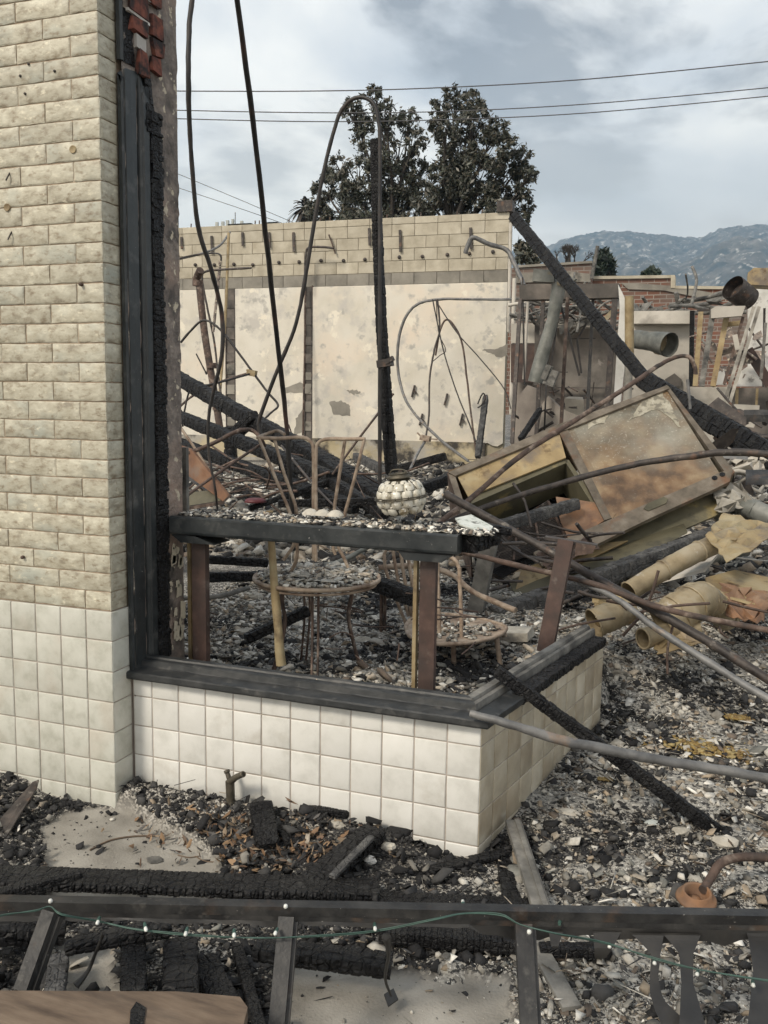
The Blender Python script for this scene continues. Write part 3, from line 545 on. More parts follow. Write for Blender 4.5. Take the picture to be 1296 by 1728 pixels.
for k in range(39):
    z = ZB+k*BC; x = xc
    if k % 2 == 0: x -= .1123; inst('brick', random.choice(half), (x-po[0], yb-po[1], z-po[2]), 0, pier, .006)
    while x > -2.55:
        x -= .2245; inst('brick', random.choice(full), (x-po[0], yb-po[1], z-po[2]), 0, pier, .006)
    inst('brick', random.choice(ret), (xc-po[0], yb+.003-po[1], z-po[2]), PI/2, pier, .004)
# small fixings and scars on the bricks
for (x, y, kind) in ((123, 252, 'plug'), (138, 480, 'screw_or_hole'), (40, 940, 'screw_or_hole'), (12, 350, 'plug'), (18, 400, 'wire'), (15, 300, 'wire'), (48, 108, 'hole'), (92, 120, 'hole'), (34, 128, 'hole'), (42, 158, 'hole')):
    p = V(x, y, yb-.002)
    if kind == 'plug': MB().lathe([(.0, -.001), (.011, -.001), (.013, -.0025), (.014, .01)], p, (0, 1, 0), 12).build('wall_plug', 'yellow_metal', pier)
    elif kind == 'screw_or_hole': MB().lathe([(0, -.012), (.006, -.011), (.007, -.004), (.003, .01)], p, (0, 1, 0), 8).build('screw_or_hole', 'rust_steel', pier)
    elif kind == 'hole': MB().lathe([(0, -.003), (.004, -.003), (.005, .002)], p, (0.1, 1, 0), 6).build('screw_or_hole', 'dark_steel', pier)  # small dark discs stand in for the shade inside drilled holes
    else: MB().tube([p+[.002, .004, .018], p+[.004, -.008, .004], p+[-.003, -.012, -.012]], .0028, 6).build('wire_stub', 'dark_steel', pier)
# plaster face of the pier end, seen past the window frame
pl = MB()
ny, nz = 10, 110; v = []; f = []
for j in range(nz+1):
    for i in range(ny+1):
        y = .0+.332*i/ny; z = .38+2.87*j/nz; v.append((XP+.012+.006*fbm(np.array([y]), np.array([z]), 20, 6)[0]*2, y+(.006*random.uniform(-1, 1) if i == ny else 0), z))
for j in range(nz):
    for i in range(ny): a = j*(ny+1)+i; f.append((a, a+1, a+ny+2, a+ny+1))
pl.add(v, f, True); pl.box(XP-.3, XP+.004, .333, .345, .38, 3.28); pl.build('plaster_face', 'plaster_soot', pier)
for q_ in range(16):
    y0_ = random.uniform(.25, .315); z0_ = random.uniform(.52, .98); sz = random.uniform(.008, .022); hz_ = sz*random.uniform(1., 2.2)
    P = [(XP+.019, y0_+a_, z0_+b_) for a_, b_ in rough_poly([(-sz, -hz_), (sz*.8, -hz_*.8), (sz, hz_*.7), (-sz*.6, hz_)], .003, 3)]
    MB().prism(P, (1, 0, 0), .003).build('paint_flake', 'paint_cream', pier)
# exposed red bricks and mortar at the top where the frame has burnt away
for i, (y0, y1, z0, z1, m) in enumerate(((.03, .14, 2.80, 2.865, 'red_brick'), (.04, .13, 2.735, 2.785, 'red_brick'), (.155, .215, 2.865, 2.93, 'red_brick'), (.16, .225, 2.76, 2.825, 'red_brick'), (.165, .225, 2.695, 2.75, 'red_brick'), (.155, .21, 2.635, 2.69, 'red_brick'), (.02, .15, 2.872, 2.94, 'red_brick'), (.08, .13, 2.60, 2.68, 'red_brick'))):
    b = MB(); p = [(XP+.012, y0, z0), (XP+.03, y0, z0), (XP+.03, y1, z0), (XP+.012, y1, z0), (XP+.012, y0, z1), (XP+.03, y0, z1), (XP+.03, y1, z1), (XP+.012, y1, z1)]
    b.hexa([(q[0]+random.uniform(-.003, .003), q[1]+random.uniform(-.01, .01), q[2]+random.uniform(-.006, .006)) for q in p]); b.build('brick', m, pier)
for y0, y1, z0, z1 in ((.025, .15, 2.787, 2.799), (.10, .20, 2.866, 2.871), (.07, .125, 2.685, 2.732)):
    b = MB(); b.hexa([(XP+.01, y0, z0), (XP+.024, y0, z0+.004), (XP+.024, y1, z0-.004), (XP+.01, y1, z0), (XP+.01, y0, z1), (XP+.024, y0, z1), (XP+.024, y1, z1-.006), (XP+.01, y1, z1)]); b.build('mortar_joint', 'white_mortar', pier)
# black painted window jamb
ZSILL = .497
prof = [(0, -.013), (.014, -.013), (.018, -.005), (.014, .003), (.008, .006), (.016, .010), (.018, .040), (.018, .066), (.010, .070), (.010, .078), (.020, .081), (.025, .088), (.021, .095), (.026, .100), (.028, .128), (.023, .138), (0, .138)]
def extr(prof, z0, z1, ragged=0, n=40):
    b = MB(); k = len(prof); v = []
    for j in range(n+1):
        z = z0+(z1-z0)*j/n
        for (a, y) in prof: v.append((XP+.001+a, y, z+(ragged*random.uniform(-1, 0) if j == n else 0)))
    b.add(v, [(j*k+i, j*k+(i+1) % k, (j+1)*k+(i+1) % k, (j+1)*k+i) for j in range(n) for i in range(k)])
    b.add([v[i] for i in range(k)], [tuple(range(k))]); b.add([v[n*k+i] for i in range(k)], [tuple(range(k-1, -1, -1))]); return b
extr(prof, ZSILL, 2.62, .1).build('window_jamb', 'black_paint', pier)
extr([(0, -.014), (.015, -.014), (.019, -.004), (.015, .006), (0, .010)], 2.62, 3.28).build('jamb_bead', 'black_paint', pier)
extr([(0, .011), (.012, .011), (.014, .05), (.010, .075), (0, .08)], 2.62, 2.80, .12).build('jamb_remnant', 'char_fine', pier)
# charred stud behind the jamb: stacked alligator blocks
b = MB(); b.beam((XP+.020, .170, .50), (XP+.016, .170, 2.50), .072, .036, up=(1, 0, 0), seg=.026, rough=.34); b.build('charred_stud', 'char_fine', pier)
b = MB(); b.beam((XP+.02, .14, 2.42), (XP+.016, .13, 2.66), .06, .026, up=(1, 0, 0), seg=.03, rough=.4, taper=(1, .5)); b.build('charred_stud', 'char_fine', pier)
# ash on the sill's left end and paint flakes
b = MB(); p = [V(263, 840, .20), V(276, 900, .2), V(280, 930, .2), V(268, 1000, .2), V(263, 960, .2)]; b.prism(p, (.3, 1, 0), .004); b.build('glass_sliver', 'shard', pier)

# ------------------------------------------------------------------ low tiled wall with sill
lw = empty('low_tiled_wall', (-.5, .05, 0), 'low white tiled wall with black sill below the burnt shop window', 'low wall')
lo = lw.location; ZS = .471
zl = [ZS-.001]+[ZL-k*T for k in range(4)]+[-.03]
n = 11; wl = -XP-.004-n*T
tile_field(lw, (XP+.004, 0, 0), 0, [wl]+[T]*n, zl, 'tile_white', lo)
rtz = zl
tile_field(lw, (0, 0, 0), AL, [T*.97]+[T]*10, rtz, 'tile_soot', lo)
b = MB(); b.box(XP+.002, -.004, .004, .12, -.03, ZS-.002)
b.build('grout_bed', 'grout', lw)
b = MB(); q0 = UR*.004+NR*.004; q1 = UR*(LR-.003)+NR*.004; q2 = UR*(LR-.003)+NR*.12; q3 = UR*.12+NR*.12
b.hexa([(p[0], p[1], -.03) for p in (q0, q1, q2, q3)]+[(p[0], p[1], ZS-.002) for p in (q0, q1, q2, q3)]); b.build('grout_bed', 'grout', lw)
def mitre(o): s = o*(1-math.cos(AL))/math.sin(AL); return (s*math.cos(AL)-o*math.sin(AL), o)
SP = [(-.032, ZS), (-.034, ZS+.006), (-.033, ZS+.022), (-.028, ZS+.026), (.030, ZS+.031), (.034, ZS+.034), (.037, ZS+.050), (.043, ZS+.054), (.062, ZS+.056), (.065, ZS+.062), (.085, ZS+.064), (.088, ZS), ]
def sweep_front(prof, x0, x1=None):
    b = MB(); k = len(prof); n = 30; v = []
    for j in range(n+1):
        for (o, z) in prof:
            xe = mitre(o)[0] if x1 is None else x1; v.append((x0+(xe-x0)*j/n, o, z+random.uniform(-.0007, .0007)))
    b.add(v, [(j*k+(i+1) % k, j*k+i, (j+1)*k+i, (j+1)*k+(i+1) % k) for j in range(n) for i in range(k)]); b.add(v[:k], [tuple(range(k))]); b.add(v[-k:], [tuple(range(k-1, -1, -1))]); return b
def sweep_right(prof, s1, s0=None):
    b = MB(); k = len(prof); n = 20; v = []
    for j in range(n+1):
        for (o, z) in prof:
            m = mitre(o); st = (m[0]*math.cos(AL)+m[1]*math.sin(AL)) if s0 is None else s0; s = st+(s1-st)*j/n; p = UR*s+NR*o; v.append((p[0], p[1], z+random.uniform(-.0007, .0007)))
    b.add(v, [(j*k+(i+1) % k, j*k+i, (j+1)*k+i, (j+1)*k+(i+1) % k) for j in range(n) for i in range(k)]); b.add(v[:k], [tuple(range(k))]); b.add(v[-k:], [tuple(range(k-1, -1, -1))]); return b
sweep_front(SP, XP-.012).build('sill', 'sill_paint', lw)
sweep_right([q for q in SP if q[0] < .031]+[(.031, ZS)], .30).build('sill', 'sill_paint', lw)
sweep_right([(.034, ZS), (.034, ZS+.036), (.037, ZS+.052), (.045, ZS+.056), (.048, ZS+.050), (.056, ZS+.050), (.060, ZS+.062), (.085, ZS+.064), (.087, ZS)], 1.21).build('sill_moulding', 'grey_wood', lw)
b = MB(); A = UR*.26+NR*-.002; B = UR*1.17+NR*.0; b.beam((A[0], A[1], ZS+.012), (B[0], B[1], ZS+.014), .062, .036, seg=.022, rough=.16); b.build('charred_nosing', 'char_fine', lw)
b = MB(); p = UR*.02+NR*-.02

# ------------------------------------------------------------------ ledge on steel posts behind the window
lg = empty('window_ledge', (-.6, .2, .5), 'black timber ledge on rusty steel posts, topped with ash and broken glass', 'ledge')
YL = .19
zb = [V(290, 902, YL)[2], V(790, 936, YL)[2]]; ztp = [V(290, 872, YL)[2], V(790, 903, YL)[2]]
a0 = V(286, 885, YL); a1 = V(772, 918, YL)
zbm = sum(zb)/2-.002; ztm = sum(ztp)/2
b = MB(); v = []; nseg = 24
pr = [(0, zbm+.004), (-.003, zbm+.012), (-.003, ztm-.006), (.004, ztm), (.20, ztm+.002), (.20, zbm), (.004, zbm)]
for j in range(nseg+1):
    for (o, z) in pr: v.append((a0[0]+(a1[0]-a0[0])*j/nseg, YL+o+random.uniform(-.0008, .0008), z+random.uniform(-.001, .001)))
k = len(pr)
b.add(v, [(j*k+(i+1) % k, j*k+i, (j+1)*k+i, (j+1)*k+(i+1) % k) for j in range(nseg) for i in range(k)]); b.add(v[:k], [tuple(range(k))]); b.add(v[-k:], [tuple(range(k-1, -1, -1))])
b.build('ledge_board', 'black_paint', lg)
e0 = V(776, 918, YL+.02); e1 = V(855, 898, YL+.26)
b = MB(); b.beam((a1[0]+.0, YL+.06, (zbm+ztm)/2), (a1[0]+.06, YL+.20, (zbm+ztm)/2+.01), .12, ztm-zbm-.004, seg=.03, rough=.12, taper=(1, .9)); b.build('ledge_end', 'char', lg)
b = MB(); b.beam(V(815, 890, YL+.16), V(862, 897, YL+.2), .075, .034, seg=.03, rough=.15, taper=(1, .8)); b.build('ledge_end', 'char', lg)
YPOST = YL+.055
for (x0, x1, yb_, yt, m) in ((325, 358, 1112, 900, 'red_steel'), (703, 741, 1160, 935, 'red_steel')):
    p0 = V(x0, yb_, YPOST); p1 = V(x1, yb_, YPOST); q = V((x0+x1)/2, yt, YPOST)
    b = MB(); wd = (p1[0]-p0[0]); b.box(p0[0]+wd*.10, p0[0]+wd*.78, YPOST-.012, YPOST+.018, .34, zbm-.001); b.build('post', m, lg)
p = V(703, 1000, YPOST)
b = MB(); b.box(p[0]-.010, p[0]+.003, YPOST-.010, YPOST+.016, .34, zbm-.001); b.build('post_strip', 'yellow_metal', lg)
for (xa, xb, xc_, xd) in ((316, 372, 300, 340), (690, 752, 680, 770)):
    A = V(xc_, 905, YPOST)[0]; B = V(xd, 905, YPOST)[0]; A2 = V(xa, 905, YPOST)[0]; B2 = V(xb, 905, YPOST)[0]
    zz = zbm-.003
    b = MB(); b.prism([(A, YL+.01, zz), (B, YL+.01, zz), (B2, YL+.01, zz-.028), (A2, YL+.01, zz-.028)], (0, 1, 0), .12); b.build('bracket', 'black_paint', lg)
# yellowed strips beside the pier
b = MB()
for x, w in ((316, 5), (322, 4), (311, 4)): p = V(x, 900, .3); b.box(p[0]-.008, p[0]+.006, .29+w*.01, .30+w*.01, .38, 1.0+.02*(x == 316))
tag(b.build('metal_strips', 'yellow_metal'), 'thin yellowed metal strips standing beside the sooty pier end', 'metal strips')
p = V(313, 860, .42); b = MB(); b.box(p[0]-.012, p[0]+.012, .41, .43, .95, V(313, 755, .42)[2]); tag(b.build('wood_batten', 'grey_wood'), 'short brown batten rising above the ledge beside the pier', 'batten')

# debris lying on the ledge
def on_ledge(name, n, smin, smax, frac, flat, x0, x1, m='chunks'):
    x = RS.uniform(x0, x1, n); y = YL+.03+RS.uniform(0, 1, n)*.16; s = RS.uniform(smin, smax, n)
    return chunk_mesh(name, np.stack([x, y, np.full(n, ztm)+s*.25*flat+RS.uniform(0, .006, n)], -1), s, pick(n, frac), flat, m=m, normal_tilt=.7)
on_ledge('ledge_ash', 2600, .006, .022, .62, .5, a0[0]+.02, a1[0]+.10)
on_ledge('ledge_flakes', 380, .02, .05, .7, .12, a0[0]+.15, a1[0]+.10)
xa_ = V(640, 880, YL+.1)[0]
on_ledge('ledge_ash', 900, .008, .026, .6, .7, xa_, a1[0]+.08)
def shard(pts, Y, m, name, label, cat, th=.005, group=None, n=(0, 1, .4)):
    b = MB(); P = [V(x, y, Y if not hasattr(Y, '__len__') else Y[i]) for i, (x, y) in enumerate(pts)]
    b.prism(P, n3(n), th); return tag(b.build(name, m), label, cat, group)
shard([(768, 874), (795, 868), (832, 888), (822, 902), (800, 893), (775, 884)], [YL+.16, YL+.18, YL+.12, YL+.04, YL+.05, YL+.08], 'shard', 'plaster_shard', 'large pale green tinted shard on the right end of the ledge', 'shard', n=(0, .3, -1), th=.006)
P_ = V(545, 869, YL+.1); b = MB()
for q in range(3): b.lathe([(0, .022), (.016, .018), (.03, .006), (.032, 0)], P_+[(q-1)*.05, 0, 0], (0, 0, 1), 9)
tag(b.build('ash_lumps', 'stone'), 'row of pale ash lumps on the ledge below the wire racks', 'ash lumps')

# ------------------------------------------------------------------ glass lamp shade with blown cells
def lamp():
    c = V(677, 839, YL+.09); R = wpx(c, 41); ax = n3((-.10, -.05, 1)); t = empty('lamp_globe', c-np.array([0, 0, R]), 'bulbous frosted glass lamp globe in a wire cage on the ledge', 'lamp')
    a = n3(np.cross(ax, (0, 1, 0))); bb = np.cross(ax, a)
    def pt(ph, th, r): return c+ax*math.sin(ph)*r*.86+(a*math.cos(th)+bb*math.sin(th))*math.cos(ph)*r
    rows = [(-.62, 10), (-.22, 12), (.20, 12), (.58, 11), (.90, 9)]; b = MB()
    for ri, (ph, n) in enumerate(rows):
        for j in range(n):
            th = 2*PI*(j+.5*(ri % 1))/n+.1; o = pt(ph, th, R*.84); nn = n3(o-c)
            tr = .245*R if ri < 4 else .18*R
            tr *= .96+.1*random.random()
            # squarish pillow
            ux = n3(np.cross(ax, nn)); uy = np.cross(nn, ux); vs = []; fs = []; kx, ky = 10, 6
            for p in range(ky+1):
                la = -PI/2+PI*p/ky
                for q in range(kx):
                    lo_ = 2*PI*q/kx; X = math.cos(la)*math.cos(lo_); Y_ = math.cos(la)*math.sin(lo_); Z = math.sin(la)
                    sg = lambda v_: math.copysign(abs(v_)**.72, v_)
                    vs.append(o+ux*sg(X)*tr*.93+nn*sg(Y_)*tr*.85+uy*sg(Z)*tr*(.95 if ri < 4 else .8))
            for p in range(ky):
                for q in range(kx): fs.append((p*kx+q, p*kx+(q+1) % kx, (p+1)*kx+(q+1) % kx, (p+1)*kx+q))
            b.add(vs, fs, True)
    b.build('glass_cells', 'glass_bulb', t)
    b = MB(); b.lathe([(R*.3, -R*.72), (R*.70, -R*.5), (R*.84, -R*.1), (R*.80, R*.25), (R*.62, R*.58), (R*.4, R*.78), (R*.3, R*.82)], c, ax, 24); b.build('glass_body', 'brass', t)
    for j in range(12):
        th = 2*PI*j/12+.1; b = MB(); b.tube([pt(ph, th, R*(.98+.03*math.cos(ph*2))) for ph in (-.8, -.5, -.1, .3, .7, 1.0)], .0022, 6, sub=4); b.build('cage_wire', 'brass', t)
    for ph, r in ((.40, 1.0), (.74, .98), (-.40, 1.0)):
        b = MB(); b.tube([pt(ph, 2*PI*j/28, R*r) for j in range(29)], .0018, 6, sub=1, cap=False); b.build('cage_wire', 'brass', t)
    b = MB()
    for dz in (0, .006): b.tube([pt(-.02, 2*PI*j/32, R*1.08)+ax*dz for j in range(33)], .0024, 6, sub=1, cap=False)
    b.build('band', 'brass', t)
    b = MB(); b.lathe([(R*.30, R*.78), (R*.52, R*.80), (R*.54, R*.86), (R*.42, R*.90), (R*.40, R*.98), (R*.44, R*1.0), (R*.36, R*1.0), (R*.34, R*.8)], c, ax, 24); b.build('collar', 'brass', t)
    b = MB(); b.tube([c+ax*R*.95-a*R*.38, c+ax*R*1.12-a*R*.2, c+ax*R*1.14+a*R*.25, c+ax*R*.98+a*R*.4], .003, 6); b.build('bail', 'brass', t)
lamp()

# ------------------------------------------------------------------ round table, wire racks and chairs
def tube_thing(name, pts, px, m, label, cat, seg=8, sub=6, group=None, parent=None, wob=.05):
    P = [V(*p) for p in pts]; r = [wpx(p, px if not hasattr(px, '__len__') else px[i])/2 for i, p in enumerate(P)]
    if len(P) == 2: P = [P[0], P[0]*.67+P[1]*.33, P[0]*.33+P[1]*.67, P[1]]; r = [r[0], r[0]*.67+r[1]*.33, r[0]*.33+r[1]*.67, r[1]]
    P, r = spline(P, r, max(sub, 4)); n0 = len(P); P = [p+RS.normal(0, .045, 3)*r[i]*(0 < i < n0-1) for i, p in enumerate(P)]; r = [q*random.uniform(.93, 1.07) for q in r]; sub = 1
    b = MB(); b.tube(P, r, seg, sub=sub, wob=wob); o = b.build(name, m, parent)
    if parent is None: tag(o, label, cat, group)
    return o
tc_ = G(535, 974, .75); tb = empty('round_table', (tc_[0], tc_[1], .3), 'round metal bistro table covered in ash and broken pieces', 'table')
RTB = .262
b = MB(); b.lathe([(0, -.006), (RTB, -.006), (RTB+.006, -.010), (RTB+.008, 0), (RTB+.004, .008), (RTB-.004, .004), (0, .002)], tc_, (0, 0, 1), 48); b.build('table_top', 'tan_rust', tb)
b = MB(); b.tube([tc_+np.array([math.cos(2*PI*j/40)*(RTB-.012), math.sin(2*PI*j/40)*(RTB-.012), -.022]) for j in range(41)], .006, 6, sub=1, cap=False); b.build('rim', 'tan_rust', tb)
for an in (3.9, 5.1, .7, 2.3):
    d = np.array([math.cos(an), math.sin(an), 0]); s = np.array([-d[1], d[0], 0])
    for o in (-.012, .012):
        b = MB(); b.tube([tc_+d*.06+s*o+[0, 0, -.02], tc_+d*.15+s*o+[0, 0, -.06], tc_+d*.14+s*o+[0, 0, -.18], tc_+d*.17+s*o+[0, 0, -.32], tc_+d*.22+s*o+[0, 0, -.48]], .0055, 6); b.build('leg', 'rust_steel', tb)
n_ = 1300; rr = np.sqrt(RS.uniform(0, 1, n_))*(RTB-.012); an = RS.uniform(0, 2*PI, n_); ss = RS.uniform(.008, .030, n_)
chunk_mesh('table_ash', np.stack([tc_[0]+rr*np.cos(an), tc_[1]+rr*np.sin(an), tc_[2]+.003+ss*.2+.02*(1-rr/RTB)], -1), ss, pick(n_, .9), .4)
n_ = 55; rr = np.sqrt(RS.uniform(0, 1, n_))*(RTB-.04); an = RS.uniform(0, 2*PI, n_); ss = RS.uniform(.035, .065, n_)
chunk_mesh('table_flakes', np.stack([tc_[0]+rr*np.cos(an), tc_[1]+rr*np.sin(an), tc_[2]+.022+0*rr], -1), ss, ASHP[RS.choice([3, 4, 5, 8], n_)], .14)

YR = tc_[1]
rk = empty('wire_rack', V(500, 955, YR-.05), 'rusty wire rack with a rounded right corner standing behind the ledge, left of its twin', 'rack')
tube_thing('hoop', [(433, 738, YR-.08), (470, 740, YR-.05), (508, 738, YR), (524, 745, YR), (529, 765, YR), (529, 850, YR), (529, 945, YR)], 6.5, 'tan_rust', '', '', parent=rk, sub=5)
for pts in ([(437, 740, YR-.08), (462, 800, YR-.08), (492, 872, YR-.08), (501, 915, YR-.08), (500, 945, YR-.06), (489, 968, YR-.05)], [(463, 741, YR-.05), (480, 800, YR-.04), (500, 862, YR-.02), (497, 915, YR), (478, 945, YR)], [(435, 738, YR-.08), (448, 733, YR+.08), (468, 727, YR+.1), (480, 733, YR+.05)]):
    tube_thing('rod', pts, 6, 'tan_rust', '', '', parent=rk)
rk2 = empty('wire_rack', V(560, 955, YR-.02), 'rusty wire rack with a rounded left corner standing behind the ledge, right of its twin', 'rack')
tube_thing('hoop', [(616, 741, YR), (580, 741, YR), (552, 741, YR), (537, 748, YR), (533, 768, YR), (533, 860, YR), (533, 947, YR)], 6.5, 'tan_rust', '', '', parent=rk2, sub=5)
for pts in ([(582, 744, YR+.04), (573, 800, YR+.04), (564, 862, YR+.03), (562, 918, YR), (566, 936, YR)], [(615, 742, YR), (600, 800, YR), (581, 872, YR), (571, 918, YR), (580, 940, YR), (588, 958, YR)]):
    tube_thing('rod', pts, 6, 'tan_rust', '', '', parent=rk2)

sc_ = G(792, 1066, .47)
ch = empty('metal_chair', (sc_[0], sc_[1], .25), 'rusted metal bistro chair, its ash-strewn seat behind the right window post', 'chair')
b = MB(); pts = [V(700, 1074, sc_[1]-.12), V(740, 1086, sc_[1]-.16), V(800, 1082, sc_[1]-.14), V(838, 1074, sc_[1]-.04), V(852, 1064, sc_[1]+.04), V(846, 1054, sc_[1]+.14), V(800, 1042, sc_[1]+.2), V(740, 1038, sc_[1]+.22), V(704, 1044, sc_[1]+.15)]
zs = .47; pts = [G(x, y, zs) for x, y in ((690, 1072), (715, 1084), (760, 1087), (806, 1082), (838, 1074), (853, 1064), (848, 1055), (800, 1042), (740, 1036), (700, 1042), (685, 1056))]
b.prism(pts, (0, 0, -1), .012); b.build('seat', 'tan_rust', ch)
b = MB(); b.tube(pts+[pts[0]], .009, 8, sub=4, cap=False); b.build('seat_rim', 'tan_rust', ch)
n_ = 420; q = np.array(pts); cx_, cy_ = q[:, 0].mean(), q[:, 1].mean(); t_ = RS.uniform(0, 1, n_)**.6*.86; ii = RS.randint(0, len(q), n_); x_ = cx_+(q[ii, 0]-cx_)*t_+RS.uniform(-.02, .02, n_); y_ = cy_+(q[ii, 1]-cy_)*t_+RS.uniform(-.02, .02, n_)
chunk_mesh('seat_ash', np.stack([x_, y_, np.full(n_, zs+.006)], -1), RS.uniform(.008, .028, n_), pick(n_, .85), .4)
ys_ = sc_[1]
for pts in ([(738, 942, ys_-.1), (741, 1060, ys_-.1), (742, 1086, ys_-.1)], [(775, 958, ys_-.1), (778, 1030, ys_-.1), (779, 1084, ys_-.1)], [(738, 942, ys_-.1), (745, 938, ys_-.1), (760, 940, ys_-.1), (770, 948, ys_-.1), (775, 960, ys_-.1)]):
    tube_thing('back_rod', pts, 7, 'tan_rust', '', '', parent=ch)
for pts in ([(765, 1088, ys_-.12), (766, 1155, ys_-.12)], [(838, 1075, ys_-.02), (845, 1130, ys_-.02)], [(700, 1080, ys_+.0), (686, 1140, ys_+.0)], [(845, 1052, ys_+.2), (852, 1075, ys_+.2)]):
    tube_thing('leg', pts, 9, 'tan_rust', '', '', parent=ch)
yc2 = ys_+.3
c2 = empty('metal_chair', V(670, 1060, yc2), 'rusted metal chair with a hooped rod back, left of the right window post', 'chair')
for pts in ([(648, 935, yc2), (653, 928, yc2), (662, 926, yc2), (676, 931, yc2), (687, 940, yc2), (692, 960, yc2), (698, 1010, yc2), (702, 1070, yc2)], [(648, 935, yc2), (652, 965, yc2), (668, 1010, yc2), (688, 1060, yc2)], [(663, 928, yc2), (672, 980, yc2), (690, 1040, yc2)], [(676, 932, yc2), (684, 985, yc2), (697, 1050, yc2)]):
    tube_thing('back_rod', pts, 6, 'tan_rust', '', '', parent=c2)
tube_thing('seat_rim', [(640, 958, yc2+.2), (700, 955, yc2+.2), (760, 968, yc2+.2), (800, 1000, yc2+.1), (870, 1030, yc2)], 10, 'tan_rust', '', '', parent=c2)
for pts in ([(644, 990, yc2), (642, 1110, yc2)], [(650, 990, yc2), (648, 1108, yc2)]):
    tube_thing('leg', pts, 6, 'rust_steel', '', '', parent=c2)
p = V(860, 1070, ys_+.35); b = MB(); b.hexa([(p[0]+a_*.10, p[1]+c_*.08, p[2]+d_*.022+.01*a_) for a_, c_, d_ in ((-1, -1, -1), (1, -.8, -1), (1.1, 1, -1), (-1, 1, -1), (-.9, -1, 1), (1, -.9, 1), (.95, .9, 1), (-1, .9, 1))]); tag(b.build('concrete_slab', 'stone'), 'tan broken slab lying behind the right chair seat', 'slab')

# ------------------------------------------------------------------ standing and leaning rods
tube_thing('steel_pole', [(455, 862, .45), (463, 985, .45), (475, 1122, .45)], [12, 14, 17], 'yellow_metal', 'thin yellowed pole leaning behind the ledge into the window opening', 'pole', sub=2)
tube_thing('bent_cable', [(330, -40, 1.6), (320, 40, 1.6), (318, 130, 1.6), (322, 250, 1.7), (334, 380, 1.8), (358, 460, 1.9), (374, 530, 2.0), (374, 600, 2.0), (354, 690, 2.0), (352, 760, 2.0), (364, 830, 2.0), (368, 880, 2.1)], [9, 9, 9, 8, 8, 8, 8, 7, 6, 5, 4, 4], 'black_rod', 'black cable hanging beside the pier and bending down to the left beams', 'cable')
tube_thing('steel_rod', [(385, -60, .8), (400, 0, .9), (432, 250, 1.3), (462, 520, 1.8), (482, 700, 2.2), (489, 800, 2.3), (494, 880, 2.4)], [10, 10, 9.5, 9, 8.5, 8.5, 8], 'black_rod', 'straight black rod slanting down from the top of the photo behind the ledge', 'rod')
tube_thing('arched_conduit', [(444, 742, 3.0), (437, 722, 3.0), (440, 700, 3.0), (470, 620, 3.0), (500, 545, 3.0), (520, 440, 3.0), (540, 320, 3.0), (565, 215, 3.0), (583, 177, 3.0), (607, 164, 3.0), (630, 174, 3.0), (639, 205, 3.0), (641, 260, 3.0), (641, 500, 3.0), (641, 815, 3.0)], [7]*11+[7]*4, 'black_rod', 'tall thin conduit arched over beside the charred upright post', 'conduit')
tube_thing('curved_rod', [(318, 765, 2.6), (360, 748, 2.7), (400, 728, 2.8), (425, 726, 2.9), (440, 740, 2.9), (446, 752, 3.0)], 7, 'rust_steel', 'rusty rod curving from the pier to the left wire rack', 'rod')
tube_thing('straight_rod', [(316, 836, 2.2), (380, 790, 2.6), (440, 750, 3.0)], 5, 'rust_steel', 'thin straight rod rising from the rusty box to the left rack', 'rod', sub=1)
tube_thing('thin_rod', [(475, 752, 4), (540, 830, 3.4), (600, 885, 3)], 4, 'dark_steel', 'thin dark rod slanting across the fallen charred beams', 'rod', sub=1)
# charred upright
A = V(633, 236, 3.1); B = V(661, 800, 3.1)
b = MB(); b.beam(B, A, wpx(A, 19), wpx(A, 19), up=(0, 1, 0), seg=.07, rough=.10, taper=(1.05, .8), bend=(-.02, 0, 0)); cp = tag(b.build('charred_post', 'char_fine'), 'tall charred timber post standing upright in the middle of the ruin', 'post')
b = MB(); A = V(638, 615, 3.0); B = V(662, 611, 3.0); b.bar(A, B, .06, wpx(A, 12)); b.bar(V(650, 612, 2.98), V(664, 604, 2.98), .03, .03); tag(b.build('pipe_clamp', 'dark_steel'), 'small dark clamp on the rod against the charred post', 'clamp')

# ------------------------------------------------------------------ far block wall
WXR = np.array([-25.069*T, 111.3695*T, 0]); WA = .0559; WZ = 30.1077*T+.51
WD = np.array([-math.cos(WA), -math.sin(WA), 0]); WN = np.array([math.sin(WA), -math.cos(WA), 0])      # leftwards, and towards the camera
def wp(s, z, o=0): p = WXR+WD*s+WN*o; return np.array([p[0], p[1], z])
bw = empty('block_wall', wp(3.5, 0), 'long cream painted block wall with bare tan blocks along its top', 'wall'); bo = bw.location
BL, BH = .4064, .2032
def cmu_mesh(w, h, m):
    b = MB(); g = .0035; e = .005; v = [(g, 0.05, g), (w-g, .05, g), (w-g, .05, h-g), (g, .05, h-g), (g, .004, g), (w-g, .004, g), (w-g, .004, h-g), (g, .004, h-g), (g+e, 0, g+e), (w-g-e, 0, g+e), (w-g-e, 0, h-g-e), (g+e, 0, h-g-e)]
    f = [(8, 9, 10, 11)]+[(a+i, a+(i+1) % 4, a+4+(i+1) % 4, a+4+i) for a in (0, 4) for i in range(4)]
    me = bpy.data.meshes.new('block'); me.from_pydata(v, [], f); me.materials.append(MATS[m]); return me
ms = {(m, w): cmu_mesh(w, BH if m != 'cap' else .12, 'cmu' if m == 'cap' else m) for m in ('cmu', 'cmu_grey', 'cap') for w in (BL, BL/2)}
NB = 20
rz = WA
def put_block(m, s, w, z):      # s measured leftwards to the block's left edge
    p = wp(s, z, .0); inst('block', ms[(m, w)], (p[0]-bo[0], p[1]-bo[1], z-bo[2]), rz, bw, .004)
